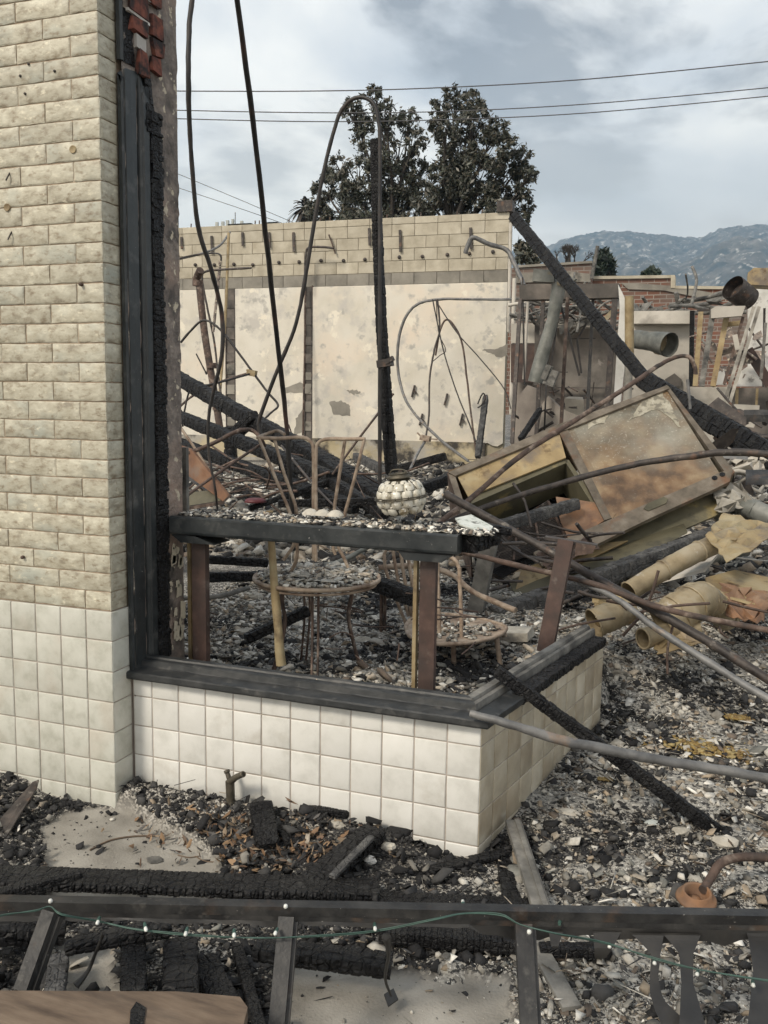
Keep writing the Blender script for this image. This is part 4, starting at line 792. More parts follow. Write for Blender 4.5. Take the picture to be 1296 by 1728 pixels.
for row, (z, m, off) in enumerate(((WZ+2*BH, 'cmu', 0), (WZ+BH, 'cmu', 1), (WZ, 'cmu', 0), (WZ-BH, 'cmu', 1), (WZ-2*BH, 'cmu_grey', 0))):
    s = 0
    if off: s = BL/2; put_block(m, s, BL/2, z)
    while s < NB*BL: s += BL; put_block(m, s, BL, z)
for k in range(0, 21):
    if k in (0, 1, 2) or k > 2: put_block('cap', (k+1)*BL, BL, WZ+3*BH)
b = MB(); P = [wp(-.0, 0, -.02), wp(NB*BL+.5, 0, -.02), wp(NB*BL+.5, 0, -.2), wp(0, 0, -.2)]
b.hexa([(p[0], p[1], 0) for p in P]+[(p[0], p[1], WZ+3*BH+.06) for p in P]); b.build('mortar_bed', 'cmu_mortar', bw)
ZPT = WZ-2*BH; ZPB = V(640, 742, 12.3)[2]
# painted panels between the dark vertical channels
def wall_s(px, py=600):       # position along the wall of a pixel column
    d = ray(px, py); A = np.array([[d[0], -WD[0]], [d[1], -WD[1]]]); t = np.linalg.solve(A, (WXR-CAM)[:2]); return t[1]
def wall_pt(px, py, o=0):
    d = ray(px, py); q = WXR+WN*o; A = np.array([[d[0], -WD[0]], [d[1], -WD[1]]]); t = np.linalg.solve(A, (q-CAM)[:2]); return CAM+d*t[0]
cuts = [(-.002, wall_s(528)), (wall_s(514), wall_s(398)), (wall_s(381), NB*BL+.4)]
for (s0, s1) in cuts:
    b = MB(); n = 40; v = []
    for i in range(n+1):
        s = s0+(s1-s0)*i/n; zb_ = wall_pt(640, 745)[2]+.03*random.uniform(-1, 1)
        for (z, o) in ((zb_, 0), (zb_, .018), (ZPT-.01+random.uniform(-.006, .006), .018), (ZPT, 0)): p = wp(s, z, o); v.append(p)
    f = [(i*4+j, (i+1)*4+j, (i+1)*4+j+1, i*4+j+1) for i in range(n) for j in range(3)]
    b.add(v, f); b.add([wp(s0, ZPB, 0), wp(s0, ZPB, .018), wp(s0, ZPT, .018), wp(s0, ZPT, 0), wp(s1, ZPB, 0), wp(s1, ZPB, .018), wp(s1, ZPT, .018), wp(s1, ZPT, 0)], [(0, 1, 2, 3), (7, 6, 5, 4)]); b.build('painted_panel', 'painted_wall', bw)
b = MB(); 
def wbox(b, s0, s1, z0, z1, o0, o1): return b.hexa([wp(s1, z0, o1), wp(s0, z0, o1), wp(s0, z0, o0), wp(s1, z0, o0), wp(s1, z1, o1), wp(s0, z1, o1), wp(s0, z1, o0), wp(s1, z1, o0)])
wbox(b, .3, NB*BL, wall_pt(640, 778)[2], ZPB-.005, -.01, .035); b.build('yellow_band', 'yellow_base', bw)
b = MB(); wbox(b, -.02, NB*BL, 0, wall_pt(640, 778)[2]-.003, -.01, .06); b.build('footing', 'footing', bw)
for (x0, x1, yt) in ((381, 398, 488), (514, 528, 482)):
    s0, s1 = wall_s(x1), wall_s(x0); b = MB(); wbox(b, s0, s1, .3, wall_pt(x0, yt)[2], -.015, -.002); b.build('channel_back', 'header', bw)
    for side in (0, 1):
        b = MB(); e = s0 if side else s1-.02; wbox(b, e, e+.02, .3, wall_pt(x0, yt)[2], -.002, .022); b.build('channel_edge', 'dark_steel', bw)
    for k in range(9):
        z = .6+k*.32+random.uniform(-.08, .08); b = MB(); wbox(b, s0+.02, s1-.02, z, z+random.uniform(.12, .2), 0, .012); b.build('masonry_lump', 'cmu_grey' if k < 5 else 'header', bw)
# bolts, straps and rebar stubs
for x, y in ((330, 447), (362, 447), (395, 446), (427, 447), (471, 443), (505, 442), (542, 440), (580, 440), (616, 438), (674, 434), (713, 433), (755, 430), (792, 428), (832, 425)):
    p = wall_pt(x, y); MB().lathe([(0, .03), (.028, .028), (.032, .016), (.032, -.02)], p, WN, 10).build('anchor_bolt', 'dark_steel', bw)
for x, y0, y1 in ((306, 400, 420), (357, 398, 428), (409, 392, 415), (454, 392, 418), (495, 392, 425), (623, 385, 414), (675, 388, 425), (794, 384, 420)):
    A = wall_pt(x, y0, .02); B = wall_pt(x+1, y1, .03); MB().bar(A, B, .045, .02, up=(0, 1, 0)).build('joist_strap', 'dark_steel', bw)
for x in (322, 430, 437, 487, 540, 556, 652, 709, 770, 812):
    A = wall_pt(x, 396, -.1); MB().tube([(A[0], A[1], WZ+3*BH+.05), (A[0]+.01, A[1], WZ+3*BH+.2)], .012, 5).build('rebar_stub', 'rust_steel', bw)
for x, y in ((745, 505), (777, 505), (818, 470), (843, 466)):
    pass
for pts, w in (([(555, 396, 0), (560, 410, 0), (566, 428, 0)], 3),):
    MB().tube([wall_pt(x, y, .05) for x, y, _ in pts], .014, 6).build('bent_bar', 'rust_steel', bw)
b = MB(); wbox(b, wall_s(858), wall_s(832), WZ+3*BH+.12, WZ+3*BH+.30, -.2, .05); b.build('vent_block', 'dark_steel', bw)
b = MB(); wbox(b, .02, wall_s(838), WZ+3*BH+.06, WZ+3*BH+.16, -.15, -.02); b.build('broken_corner', 'cmu', bw)
for (x0, x1) in ((384, 423), (594, 632), (447, 466)):
    b = MB(); wbox(b, wall_s(x1), wall_s(x0), WZ+3*BH+.1, WZ+3*BH+.15, -.16, -.04); b.build('roof_felt', 'char_fine', bw)
# patches of bare block where the paint fell off
for pts in ([(556, 678), (575, 676), (592, 684), (590, 702), (562, 700)], [(480, 655), (505, 646), (525, 652), (522, 664), (482, 662)], [(585, 660), (600, 657), (608, 662), (598, 666)], [(812, 590), (840, 588), (856, 580), (856, 600), (842, 604), (828, 596)], [(500, 705), (512, 690), (513, 728), (496, 735)]):
    b = MB(); P = [wall_pt(x, y, .0185) for x, y in rough_poly(pts, 1.6)]; b.prism(P, WN, .003); b.build('bare_patch', 'cmu_grey', bw)
# brackets still screwed to the paint
for x, y, a_ in ((697, 658, 1), (710, 706, 1), (778, 706, 1), (752, 672, 0)):
    A = wall_pt(x-2, y+12, .05); B = wall_pt(x+3, y-8, .05); b = MB(); b.bar(A, B, .03, .03)
    if a_: b.bar(wall_pt(x, y, .05), wall_pt(x+6, y+6, .05), .03, .03)
    tag(b.build('wall_bracket', 'dark_steel'), {697: 'small black bracket on the painted wall, upper left of the four', 710: 'small black bracket on the painted wall just above the junction box', 778: 'small black bracket on the painted wall, lowest on the right', 752: 'slim straight black bracket on the painted wall, without an arm'}[x], 'bracket', 'brackets on the painted wall')

YW = 11.6
cab = [
 ('looped_cable', [(962, 480, 9), (900, 500, YW-1), (865, 505, YW), (800, 505, YW), (740, 505, YW), (702, 515, YW), (680, 545, YW), (671, 590, YW), (674, 640, YW), (690, 685, YW-.5), (735, 735, YW-2), (790, 778, YW-4)], 5, 'grey_pipe', 'grey cable in a big loop across the painted wall', 'cable'),
 ('hanging_cable', [(738, 505, YW-.1), (742, 555, YW-.2), (733, 590, YW-.3), (725, 640, YW-.5), (724, 700, YW-1), (719, 735, YW-2)], 3.5, 'dark_steel', 'thin cable hanging down to the junction box', 'cable'),
 ('arched_cable', [(735, 600, YW-.2), (742, 560, YW-.2), (752, 540, YW-.2), (765, 548, YW-.2), (780, 580, YW-.3), (788, 640, YW-.5), (795, 700, YW-.8), (803, 760, YW-1)], 3.5, 'rust_steel', 'rusty cable arched over within the big loop', 'cable'),
 ('thin_wire', [(730, 505, YW-.15), (748, 590, YW-.3), (770, 660, YW-.5), (790, 710, YW-.7), (803, 745, YW-1)], 2.4, 'black_rod', 'thin black wire hanging straight inside the loop', 'wire'),
 ('thin_wire', [(734, 505, YW-.15), (770, 560, YW-.3), (810, 605, YW-.4), (850, 655, YW-.5), (862, 690, YW-.6)], 2, 'black_rod', 'thin wire slanting right from the loop to the wall end', 'wire'),
 ('thin_wire', [(736, 506, YW-.15), (740, 560, YW-.2), (752, 590, YW-.3), (742, 600, YW-.35), (728, 612, YW-.4)], 1.6, 'black_rod', 'short frayed wire curling below the top of the loop', 'wire'),
 ('forked_cable', [(719, 742, 9.5), (705, 765, 9), (692, 792, 8.6)], 5, 'grey_pipe', 'grey cable running down left from the junction box', 'cable'),
 ('thin_pipe', [(515, 480, 12.2), (514, 600, 12.1), (511, 735, 12)], 3.5, 'rust_steel', 'thin rusty pipe up the wall beside the middle channel', 'pipe'),
 ('wall_conduit', [(514, 480, 12.1), (516, 430, 12.1), (522, 418, 12.1), (545, 417, 12.1), (563, 419, 12.1)], 4, 'dark_steel', 'small conduit bending over on the bare blocks at the middle channel', 'conduit'),
 ('gas_pipe', [(785, 428, 11.7), (792, 408, 11.7), (800, 401, 11.7), (825, 412, 11.8), (855, 422, 11.9), (868, 445, 11.8), (884, 482, 11.6)], 8, 'grey_pipe', 'thick bent grey pipe over the right end of the block wall', 'pipe'),
 ('bent_conduit', [(350, 520, 10), (341, 470, 10), (348, 458, 10), (375, 455, 10), (424, 452, 10)], 4, 'dark_steel', 'thin conduit bending right with a black clip at the end', 'conduit'),
 ('sagging_wire', [(303, 437, 10), (340, 428, 10), (370, 415, 10.4), (388, 392, 11)], 4, 'grey_pipe', 'slack grey wire rising to the top of the block wall at left', 'wire'),
 ('short_conduit', [(303, 436, 9.9), (330, 430, 9.9), (368, 428, 9.9), (373, 440, 9.9)], 3, 'black_rod', 'short black conduit bent down at the left of the block wall', 'conduit'),
 ('thin_rod', [(350, 520, 10), (362, 580, 10), (370, 650, 9.9), (382, 700, 9.6)], 4, 'dark_steel', 'thin dark rod hanging beside the brown drain pipe', 'rod'),
 ('twisted_rod', [(305, 578, 7), (322, 558, 7), (342, 541, 7), (362, 548, 7), (385, 572, 7), (425, 626, 7), (450, 660, 7), (469, 683, 7), (458, 696, 6.9), (440, 712, 6.8)], 4, 'black_rod', 'thin black rod bent twice through the yellow junction box', 'rod'),
 ('twisted_rod', [(305, 685, 6.6), (320, 672, 6.7), (350, 652, 6.9), (385, 640, 7), (425, 628, 7)], 4, 'rust_steel', 'rusty rod running left and down from the yellow junction box', 'rod'),
 ('twisted_rod', [(308, 720, 6.3), (312, 690, 6.3), (324, 655, 6.4), (360, 648, 6.6), (425, 630, 7)], 3.5, 'black_rod', 'lowest thin rod fanning left from the yellow junction box', 'rod'),
 ('hooked_wire', [(331, 597, 9), (345, 624, 9), (349, 630, 9), (352, 600, 9)], 2.5, 'black_rod', 'small hooked black wire in front of the left painted panel', 'wire'),
]
for (n_, pts, w, m, l, c_) in cab: tube_thing(n_, pts, w, m, l, c_, seg=6)
A = V(718, 738, 9.4); b = MB(); b.bar(V(710, 738, 9.4), V(726, 741, 9.4), .1, wpx(A, 9)); b.bar(V(704, 730, 9.4), V(712, 738, 9.4), .02, .02); b.bar(V(724, 740, 9.4), V(738, 742, 9.4), .02, .02); tag(b.build('junction_box', 'tan_rust'), 'small tan junction box hanging low before the painted wall', 'junction box')
A = V(425, 629, 7); b = MB(); b.bar(V(418, 628, 7), V(432, 631, 7), .06, wpx(A, 10)); b.bar(V(416, 624, 7), V(420, 628, 7), .015, .015); tag(b.build('junction_box', 'yellow_metal'), 'small yellow junction box where thin rods meet at left', 'junction box')
A = V(536, 480, 10)
# brown drain pipe at left
dr = empty('drain_pipe', V(372, 740, 9), 'brown iron drain pipe with an elbow leaning at left', 'pipe')
b = MB(); P = [V(336, 478, 9), V(345, 560, 9), V(358, 640, 9), (V(370, 715, 9)), V(374, 745, 9)]; b.tube(P, [wpx(p, 12)/2 for p in P], 12); b.build('pipe', 'rust_steel', dr)
b = MB(); P = [V(331, 482, 9), V(332, 470, 9), V(338, 456, 8.9)]; b.tube(P, [wpx(p, 13)/2 for p in P], 12); b.build('elbow', 'rust_steel', dr)
for y, x in ((478, 334), (617, 357), (688, 367)):
    p = V(x, y, 9); b = MB(); b.tube([p-[0, 0, .04], p+[0, 0, .04]], wpx(p, 17)/2, 12); b.build('coupling', 'rust_steel', dr)
tube_thing('yellow_pole', [(386, 393, 10.6), (382, 500, 10.4), (376, 600, 10.1), (365, 735, 9.6)], [5, 5, 5, 6], 'yellow_metal', 'thin yellowish pole leaning against the block wall at left', 'pole', sub=2)
b = MB(); P = PX([(372, 440, 10.2), (366, 500, 10.1), (360, 560, 10)]); b.tube(P, [wpx(p, 5)/2 for p in P], 5, wob=.3); tag(b.build('plaster_strip', 'plaster_soot'), 'flaking plaster covered wire hanging above the drain pipe', 'wire')
P = V(820, 672, 9.5); b = MB(); b.beam(V(806, 772, 9), V(820, 668, 9.6), wpx(P, 10), wpx(P, 10), up=(0, 1, 0), seg=.12); tag(b.build('charred_stick', 'char_grey'), 'thin charred stick standing before the right end of the painted wall', 'stick')
tube_thing('wire_hook', [(806, 682, 9.4), (812, 668, 9.4), (816, 664, 9.4), (819, 672, 9.4), (812, 684, 9.4), (806, 688, 9.4)], 2.5, 'black_rod', 'curled wire hooked on the thin charred stick', 'wire')

# ------------------------------------------------------------------ fallen charred beams, left and middle
def fallen(name, a, b_, w, m, label, seg=.09, h=None, taper=(1, 1), cat='beam', group=None, bend=None, rough=.1, up=(0, 0, 1)):
    A = V(*a); B = V(*b_); mm = (A+B)/2; W = wpx(mm, w); b = MB(); b.beam(A, B, W, wpx(mm, h) if h else W, seg=seg, taper=taper, rough=rough, bend=bend, up=up)
    return tag(b.build(name, m), label, cat, group)
fallen('charred_beam', (290, 632, 6.2), (660, 842, 4.6), 25, 'char', 'longest charred beam slanting down from the pier to the post, topmost')
fallen('charred_beam', (290, 698, 5.6), (560, 808, 4.2), 22, 'char', 'second charred beam from the top, slanting from the pier')
fallen('charred_beam', (290, 744, 5.2), (600, 858, 3.8), 21, 'char', 'third charred beam from the top, slanting from the pier')
fallen('charred_beam', (498, 752, 5.0), (668, 862, 4.2), 24, 'char', 'thick charred beam below the racks ending behind the lamp globe')
fallen('charred_beam', (520, 790, 4.4), (650, 868, 3.8), 20, 'char', 'short charred beam lowest in the heap behind the racks')
fallen('charred_beam', (395, 735, 5.6), (430, 700, 5.4), 20, 'char', 'short charred stub crossing the longest beam', cat='beam stub', seg=.06)
fallen('charred_beam', (420, 858, 3.6), (560, 812, 4.2), 14, 'char', 'thin charred beam lying almost level behind the left rack', taper=(.6, 1))
fallen('charred_beam', (470, 850, 3.3), (640, 846, 3.5), 14, 'char', 'level charred timber just above the ledge behind the racks')
fallen('charred_beam', (665, 842, 4.4), (800, 792, 5.4), 20, 'char', 'charred beam lying behind the lamp globe and the steel hood', taper=(.9, 1))
fallen('charred_beam', (752, 770, 9.5), (660, 795, 9.5), 14, 'char', 'charred timber along the foot of the painted wall')
fallen('charred_beam', (600, 770, 8.5), (660, 800, 7.5), 14, 'char_grey', 'grey charred timber at the wall foot left of the charred post', seg=.12)
fallen('charred_beam', (352, 944, 1.5), (452, 950, 1.7), 15, 'char', 'upper of two charred timbers seen under the ledge at left', seg=.04)
fallen('charred_beam', (352, 974, 1.3), (440, 972, 1.5), 17, 'char', 'lower of two charred timbers seen under the ledge at left', seg=.04)
fallen('charred_beam', (625, 980, 1.4), (700, 1010, 1.3), 26, 'char', 'charred block under the ledge behind the hooped chair', seg=.05)
fallen('charred_beam', (415, 1078, .55), (520, 1030, .75), 18, 'char', 'small charred timber lying below the round table', seg=.04)
fallen('charred_beam', (483, 770, 5.2), (492, 835, 5.0), 26, 'char', 'upright charred stump behind the left rack', seg=.08, up=(0, 1, 0))
fallen('charred_beam', (388, 720, 8), (390, 775, 8), 18, 'char', 'charred stump at the foot of the left wall channel', seg=.1, up=(0, 1, 0))
tube_thing('burnt_log', [(232, 1010, 1), (355, 1008, 1.1), (420, 992, 1.3)], [6, 8, 8], 'grey_wood', 'thin grey stick lying on ash under the ledge', 'stick')
tube_thing('bent_pipe', [(520, 955, 2.4), (560, 952, 2.5), (590, 940, 2.6), (640, 915, 2.8), (700, 905, 3)], 9, 'duct_grey', 'grey pipe lying behind the round table', 'pipe')
# rust box at left
rb = empty('rusty_cabinet', V(345, 860, 2.6), 'rusty metal cabinet with orange paint tipped over beside the pier', 'cabinet')
Q = [V(303, 752, 2.7), V(322, 758, 2.6), V(386, 838, 2.4), V(376, 846, 2.4), V(303, 792, 2.6)]
b = MB(); b.prism(Q, (0, 1, 0), .03); b.build('side_panel', 'orange_rust', rb)
b = MB(); b.prism([V(303, 800, 2.75), V(374, 846, 2.6), V(366, 842, 2.9), V(303, 790, 3.1)], (0, 1, 0), .03); b.build('back_panel', 'header', rb)
b = MB(); b.prism([V(303, 858, 2.4), V(376, 846, 2.4), V(388, 834, 2.4), V(384, 828, 2.9), V(303, 840, 2.9)], (0, 0, -1), .02); b.build('base_panel', 'rust_steel', rb)
b = MB(); b.prism([V(308, 855, 2.42), V(372, 845, 2.42), V(368, 826, 2.5), V(308, 832, 2.5)], (0, 1, 0), .01); b.build('door', 'hood_olive', rb)
tube_thing('brace', [(300, 715, 3), (330, 758, 3), (360, 805, 3)], 5, 'tan_rust', '', '', parent=rb, sub=1)
p = V(431, 841, 3.6); b = MB(); b.lathe([(0, .0), (.06, .0), (.08, -.01), (.09, -.03), (0, -.04)], p, (0, 0, 1), 14); tag(b.build('red_bowl', 'red_plastic'), 'small dark red bowl half buried behind the left rack', 'bowl')

# ------------------------------------------------------------------ fallen steel hood
P0 = V(757, 797, 3.0); P1 = V(1126, 652, 3.9); P2 = V(1232, 806, 3.35)
hn = n3(np.cross(P1-P0, P2-P1)); hn = hn if hn @ (CAM-P0) > 0 else -hn
def HP(x, y, o=0):
    d = ray(x, y); t = ((P0+hn*o-CAM) @ hn)/(d @ hn); return CAM+d*t
hd = empty('steel_hood', HP(1000, 960), 'big scorched sheet metal kitchen hood lying tilted on the rubble', 'hood')
def hpanel(pts, th, m, name, o=0):
    b = MB(); b.prism([HP(x, y, o) for x, y in pts], -hn, th); return b.build(name, m, hd)
DPT = .5
hpanel([(948, 728), (1124, 657), (1215, 800), (1035, 876)], .012, 'hood_metal', 'main_panel')
hpanel([(770, 800), (944, 732), (955, 772), (790, 838)], .012, 'hood_yellow', 'upper_panel')
hpanel([(757, 797), (942, 716), (1126, 650), (1130, 655), (945, 729), (768, 803)], .03, 'hood_edge', 'top_lip', .02)
hpanel([(757, 800), (768, 803), (800, 900), (790, 905)], .04, 'hood_edge', 'left_edge', .01)
hpanel([(944, 730), (958, 724), (1032, 874), (1020, 878)], .02, 'hood_edge', 'centre_rib', .012)
hpanel([(958, 724), (966, 720), (1040, 866), (1033, 876)], .008, 'hood_metal', 'rib_flange', .004)
hpanel([(1122, 652), (1130, 655), (1240, 796), (1230, 806)], .03, 'hood_edge', 'right_edge', .012)
def hole(c, r, n=10): return [(c[0]+r[0]*math.cos(2*PI*i/n), c[1]+r[1]*math.sin(2*PI*i/n)) for i in range(n)]
hpanel([(900, 932), (1040, 872), (1215, 797), (1236, 792), (1232, 812), (1200, 828), (1100, 873), (1000, 922), (915, 955)], .03, 'hood_edge', 'lower_rail', .02)
for c in ((1206, 806), (1219, 800)): hpanel(hole(c, (5, 3.5)), .004, 'char_fine', 'bolt_hole', .026)
hpanel([(1086, 858), (1092, 850), (1120, 838), (1127, 842), (1124, 849), (1094, 862)], .004, 'hood_olive', 'handle_slot', .026)
hpanel([(1000, 925), (1220, 822), (1242, 855), (1150, 895), (1000, 960), (880, 1010), (858, 980)], .012, 'hood_olive', 'lower_panel', -.10)
hpanel([(880, 960), (1000, 918), (1060, 912), (950, 965), (868, 1002)], .012, 'hood_yellow', 'lower_strip', -.06)
hpanel([(770, 838), (790, 838), (955, 772), (1020, 878), (900, 932), (870, 960), (800, 905)], .01, 'char', 'inner_back', -.42)
hpanel([(792, 840), (955, 774), (958, 780), (796, 850)], .30, 'hood_olive', 'upper_return', -.02)
hpanel([(952, 776), (960, 776), (1022, 872), (1014, 874)], .30, 'hood_olive', 'side_return', -.02)
hpanel(rough_poly([(1085, 676), (1118, 662), (1136, 690), (1150, 722), (1128, 704), (1108, 690), (1062, 708)], 2.0), .002, 'pale_scorch', 'bare_patch', .003)
hpanel(rough_poly([(1000, 702), (1040, 690), (1020, 712), (990, 722)], 2.5), .002, 'pale_scorch', 'bare_patch', .003)
for i in range(12):
    t = i/11; x = 955+t*170; y = 722-t*68; p = HP(x+3, y+5, .002); b = MB(); b.lathe([(0, .004), (.005, .003), (.006, 0)], p, hn, 6); b.build('rivet', 'hood_edge', hd)
# body sides behind the face
b = MB(); A, B = HP(757, 797), HP(1126, 652); b.prism([A, B, B-hn*DPT, A-hn*DPT], (0, 0, 1), .01); b.build('top_side', 'hood_metal', hd)
A, B = HP(1126, 652), HP(1236, 800); b = MB(); b.prism([A, B, B-hn*DPT, A-hn*DPT], n3(P1-P0), .01); b.build('right_side', 'hood_olive', hd)
A, B = HP(757, 797), HP(795, 905); b = MB(); b.prism([A, B, B-hn*DPT, A-hn*DPT], n3(P0-P1), .01); b.build('left_side', 'rust_steel', hd)
hpanel([(938, 838), (1012, 849), (1020, 878), (962, 915), (946, 880)], .012, 'brown_rust', 'loose_panel', .0)
# louvred grille: bars one by one
for i in range(26):
    t = i/25; A = HP(838+t*20+ (0), 862+t*80, -.05); a = (925+t*32, 846+t*66); c = (850-t*30, 892+t*70)
    b = MB(); b.bar(HP(a[0], a[1], -.03), HP(c[0], c[1], -.03), .006, .012); b.build('grille_bar', 'dark_steel', hd)
for t in (0., .33, .66, 1.):
    a = (925*(1-t)+850*t, 846*(1-t)+892*t); c = (957*(1-t)+820*t, 912*(1-t)+962*t); b = MB(); b.bar(HP(*a, -.02), HP(*c, -.02), .012, .012); b.build('grille_rail', 'rust_steel', hd)
hpanel([(930, 848), (948, 878), (962, 914), (848, 975), (822, 960), (846, 892)], .006, 'char_fine', 'filter_tray', -.08)
fallen('charred_beam', (843, 888, 2.5), (975, 850, 2.9), 20, 'char_grey', 'short ashy charred timber lying across the hood grille', seg=.04)

# ------------------------------------------------------------------ long charred beams on the right
fallen('charred_beam', (868, 366, 7.2), (1098, 652, 5.4), 21, 'char_fine', 'thin charred rafter slanting down from the block wall corner', seg=.09, up=(0, 1, 0), h=21)
fallen('charred_beam', (1086, 640, 5.4), (1330, 790, 4.2), 38, 'char_fine', 'thick charred beam passing behind the hood to the right edge', seg=.07, up=(0, 1, 0), h=38, rough=.08, taper=(.9, 1.1))
fallen('charred_beam', (835, 1042, 1.9), (1262, 878, 3.4), 30, 'char_grey', 'long ashy charred beam lying below the steel hood', seg=.05, taper=(1.1, .75))
fallen('charred_beam', (838, 1132, .25), (1218, 1408, .43), 22, 'char_fine', 'charred stick leaning from the sill corner down to the ash', seg=.028, taper=(.95, 1.05), cat='stick', rough=.16)
ps = [
 ('steel_pipe', [(752, 834, 1.5), (900, 915, 1.35), (1010, 978, 1.25), (1160, 1062, 1.1), (1330, 1168, .95)], [14, 14, 15, 16, 17], 'dark_steel', 'thick dark pipe slanting down across the hood to the right edge', 'pipe'),
 ('steel_pipe', [(735, 893, 1.7), (800, 862, 1.8), (930, 820, 2.0), (1060, 786, 2.1), (1170, 769, 2.1), (1240, 763, 2.1), (1330, 768, 2.0)], [9, 9, 10, 11, 12, 13, 13], 'dark_steel', 'dark pipe curving over the middle of the hood', 'pipe'),
 ('steel_pipe', [(725, 892, 1.6), (790, 845, 1.8), (880, 768, 2.1), (985, 700, 2.4), (1060, 652, 2.6), (1110, 618, 2.8), (1140, 603, 2.9), (1162, 602, 2.9), (1172, 618, 2.9), (1174, 632, 2.9)], [9, 9, 9, 8.5, 8, 8, 7, 7, 7, 7], 'rust_steel', 'rusty pipe rising right with a hooked upper end', 'pipe'),
 ('steel_pipe', [(779, 931, 1.2), (880, 956, 1.2), (1000, 985, 1.15), (1130, 1030, 1.1), (1330, 1070, 1.0)], [9, 9.5, 10, 11, 11], 'rust_steel', 'rusty pipe running right from below the ledge end', 'pipe'),
 ('steel_pipe', [(978, 982, 1.2), (1040, 1010, 1.1), (1100, 1055, 1.0), (1180, 1108, .9), (1330, 1200, .75)], [9, 10, 11, 13, 14], 'grey_pipe', 'grey speckled pipe, lowest of those crossing the round ducts', 'pipe'),
 ('steel_pipe', [(793, 1204, -.05), (860, 1222, -.04), (940, 1247, 0), (1010, 1262, .06), (1120, 1284, .14), (1220, 1300, .2), (1340, 1322, .26)], [12, 15, 17, 17, 17, 17, 17], 'grey_pipe', 'grey conduit resting on the sill corner and reaching the right edge', 'conduit'),
 ('thin_tube', [(1160, 640, 3), (1165, 690, 3)], 5, 'grey_pipe', 'short grey tube hanging below the hooked pipe end', 'tube'),
 ('thin_tube', [(1200, 1045, 1.5), (1250, 1055, 1.4), (1320, 1068, 1.3)], 8, 'yellow_metal', 'thin yellow tube lying under the rusty pipe at the right', 'tube'),
 ('thin_tube', [(975, 998, 1.6), (1010, 1008, 1.6), (1040, 1008, 1.6)], 6, 'dark_steel', 'short dark tube poking out left of the round ducts', 'tube'),
]
for (n_, pts, w, m, l, c_) in ps: tube_thing(n_, pts, w, m, l, c_, seg=12)
# leaning red steel post with plate
lp = empty('leaning_post', V(925, 1090, .95), 'red brown steel post with a top plate leaning behind the return wall', 'post')
A = V(920, 1100, 1.0); B = V(956, 912, 1.1); b = MB(); b.bar(A, B, wpx(A, 26), .06, up=(0, 1, 0)); b.build('post', 'red_steel', lp)
b = MB(); b.bar(V(920, 907, 1.1), V(1008, 921, 1.12), .05, .012); b.build('top_plate', 'dark_steel', lp)
b = MB(); b.prism([V(972, 916, 1.08), V(1005, 922, 1.08), V(1000, 934, 1.08), V(970, 938, 1.08)], (0, 1, 0), .008); b.build('gusset', 'rust_steel', lp)
b = MB(); A = V(803, 1032, 1.9); b.bar(A, V(828, 905, 1.9), wpx(A, 26), .07, up=(0, 1, 0)); tag(b.build('grey_post', 'grey_wood'), 'ash grey post leaning under the right end of the ledge', 'post')

# ducts at right
def duct(name, pts, px, m, label, rings=0, seg=20, wob=.02, open_=True):
    P = [V(*p) for p in pts]; r = [wpx(p, px[i])/2 for i, p in enumerate(P)]; wob *= 1.8
    b = MB(); b.tube(P, r, seg, sub=10, cap=not open_, wob=wob)
    if open_: b.tube(P, [q*.96 for q in r], seg, sub=8, cap=False)
    if rings:
        Q, rr = spline(P, r, 8); st = max(1, len(Q)//rings)
        for i in range(0, len(Q)-1, st):
            t = n3(Q[i+1]-Q[i]); ref = np.array([0, 0, 1.]); a = n3(np.cross(t, ref)); c = np.cross(t, a)
            b.tube([Q[i]+(a*math.cos(2*PI*j/20)+c*math.sin(2*PI*j/20))*rr[i]*1.02 for j in range(21)], .005, 5, sub=1, cap=False)
    return tag(b.build(name, m), label, 'duct')
duct('round_duct', [(1062, 998, 1.9), (1120, 962, 2.05), (1180, 930, 2.2), (1238, 905, 2.4)], [34, 34, 34, 34], 'duct', 'straight yellowed round duct lying below the ashy beam', 3)
duct('elbow_duct', [(1118, 1052, 1.45), (1150, 1030, 1.5), (1178, 1012, 1.6), (1200, 1018, 1.75), (1228, 1045, 1.95)], [64, 66, 60, 50, 40], 'duct', 'crumpled segmented duct elbow between the crossing pipes', 5, wob=.05)
duct('short_duct', [(1003, 1052, 1.5), (1030, 1040, 1.55), (1060, 1030, 1.65)], [50, 48, 44], 'duct', 'short open duct end lying left of the crumpled elbow', 1, wob=.04)
duct('flat_duct', [(1085, 1078, 1.35), (1130, 1068, 1.45), (1180, 1062, 1.5)], [34, 34, 30], 'duct', 'grey flattened duct under the crumpled elbow', 1, wob=.06)
duct('round_duct', [(1215, 990, 2.2), (1260, 1000, 2.2), (1330, 1030, 2.1)], [34, 34, 32], 'duct_grey', 'grey duct running off the right edge below the yellow sheet', 3, wob=.04)
duct('round_duct', [(1240, 850, 3.4), (1275, 862, 3.3), (1330, 885, 3.2)], [34, 36, 36], 'duct_grey', 'ribbed grey duct at the right edge beside the hood corner', 4, wob=.04)
duct('round_duct', [(1150, 955, 2.6), (1210, 935, 2.7), (1260, 925, 2.8)], [26, 26, 26], 'duct_grey', 'short dark duct behind the straight yellowed duct', 2, wob=.05)
def sheet(pts, m, name, label, cat='sheet', th=.006, n=(0, .6, .8), group=None):
    b = MB(); b.prism([V(*p) for p in pts], n3(n), th); return tag(b.build(name, m), label, cat, group)
sheet([(1190, 978, 2.0), (1240, 965, 2.2), (1330, 985, 2.2), (1330, 1030, 1.9), (1270, 1022, 1.8), (1200, 1002, 1.8)], 'hood_yellow', 'bent_sheet', 'scorched yellow sheet under the right end of the ducts', th=.012)
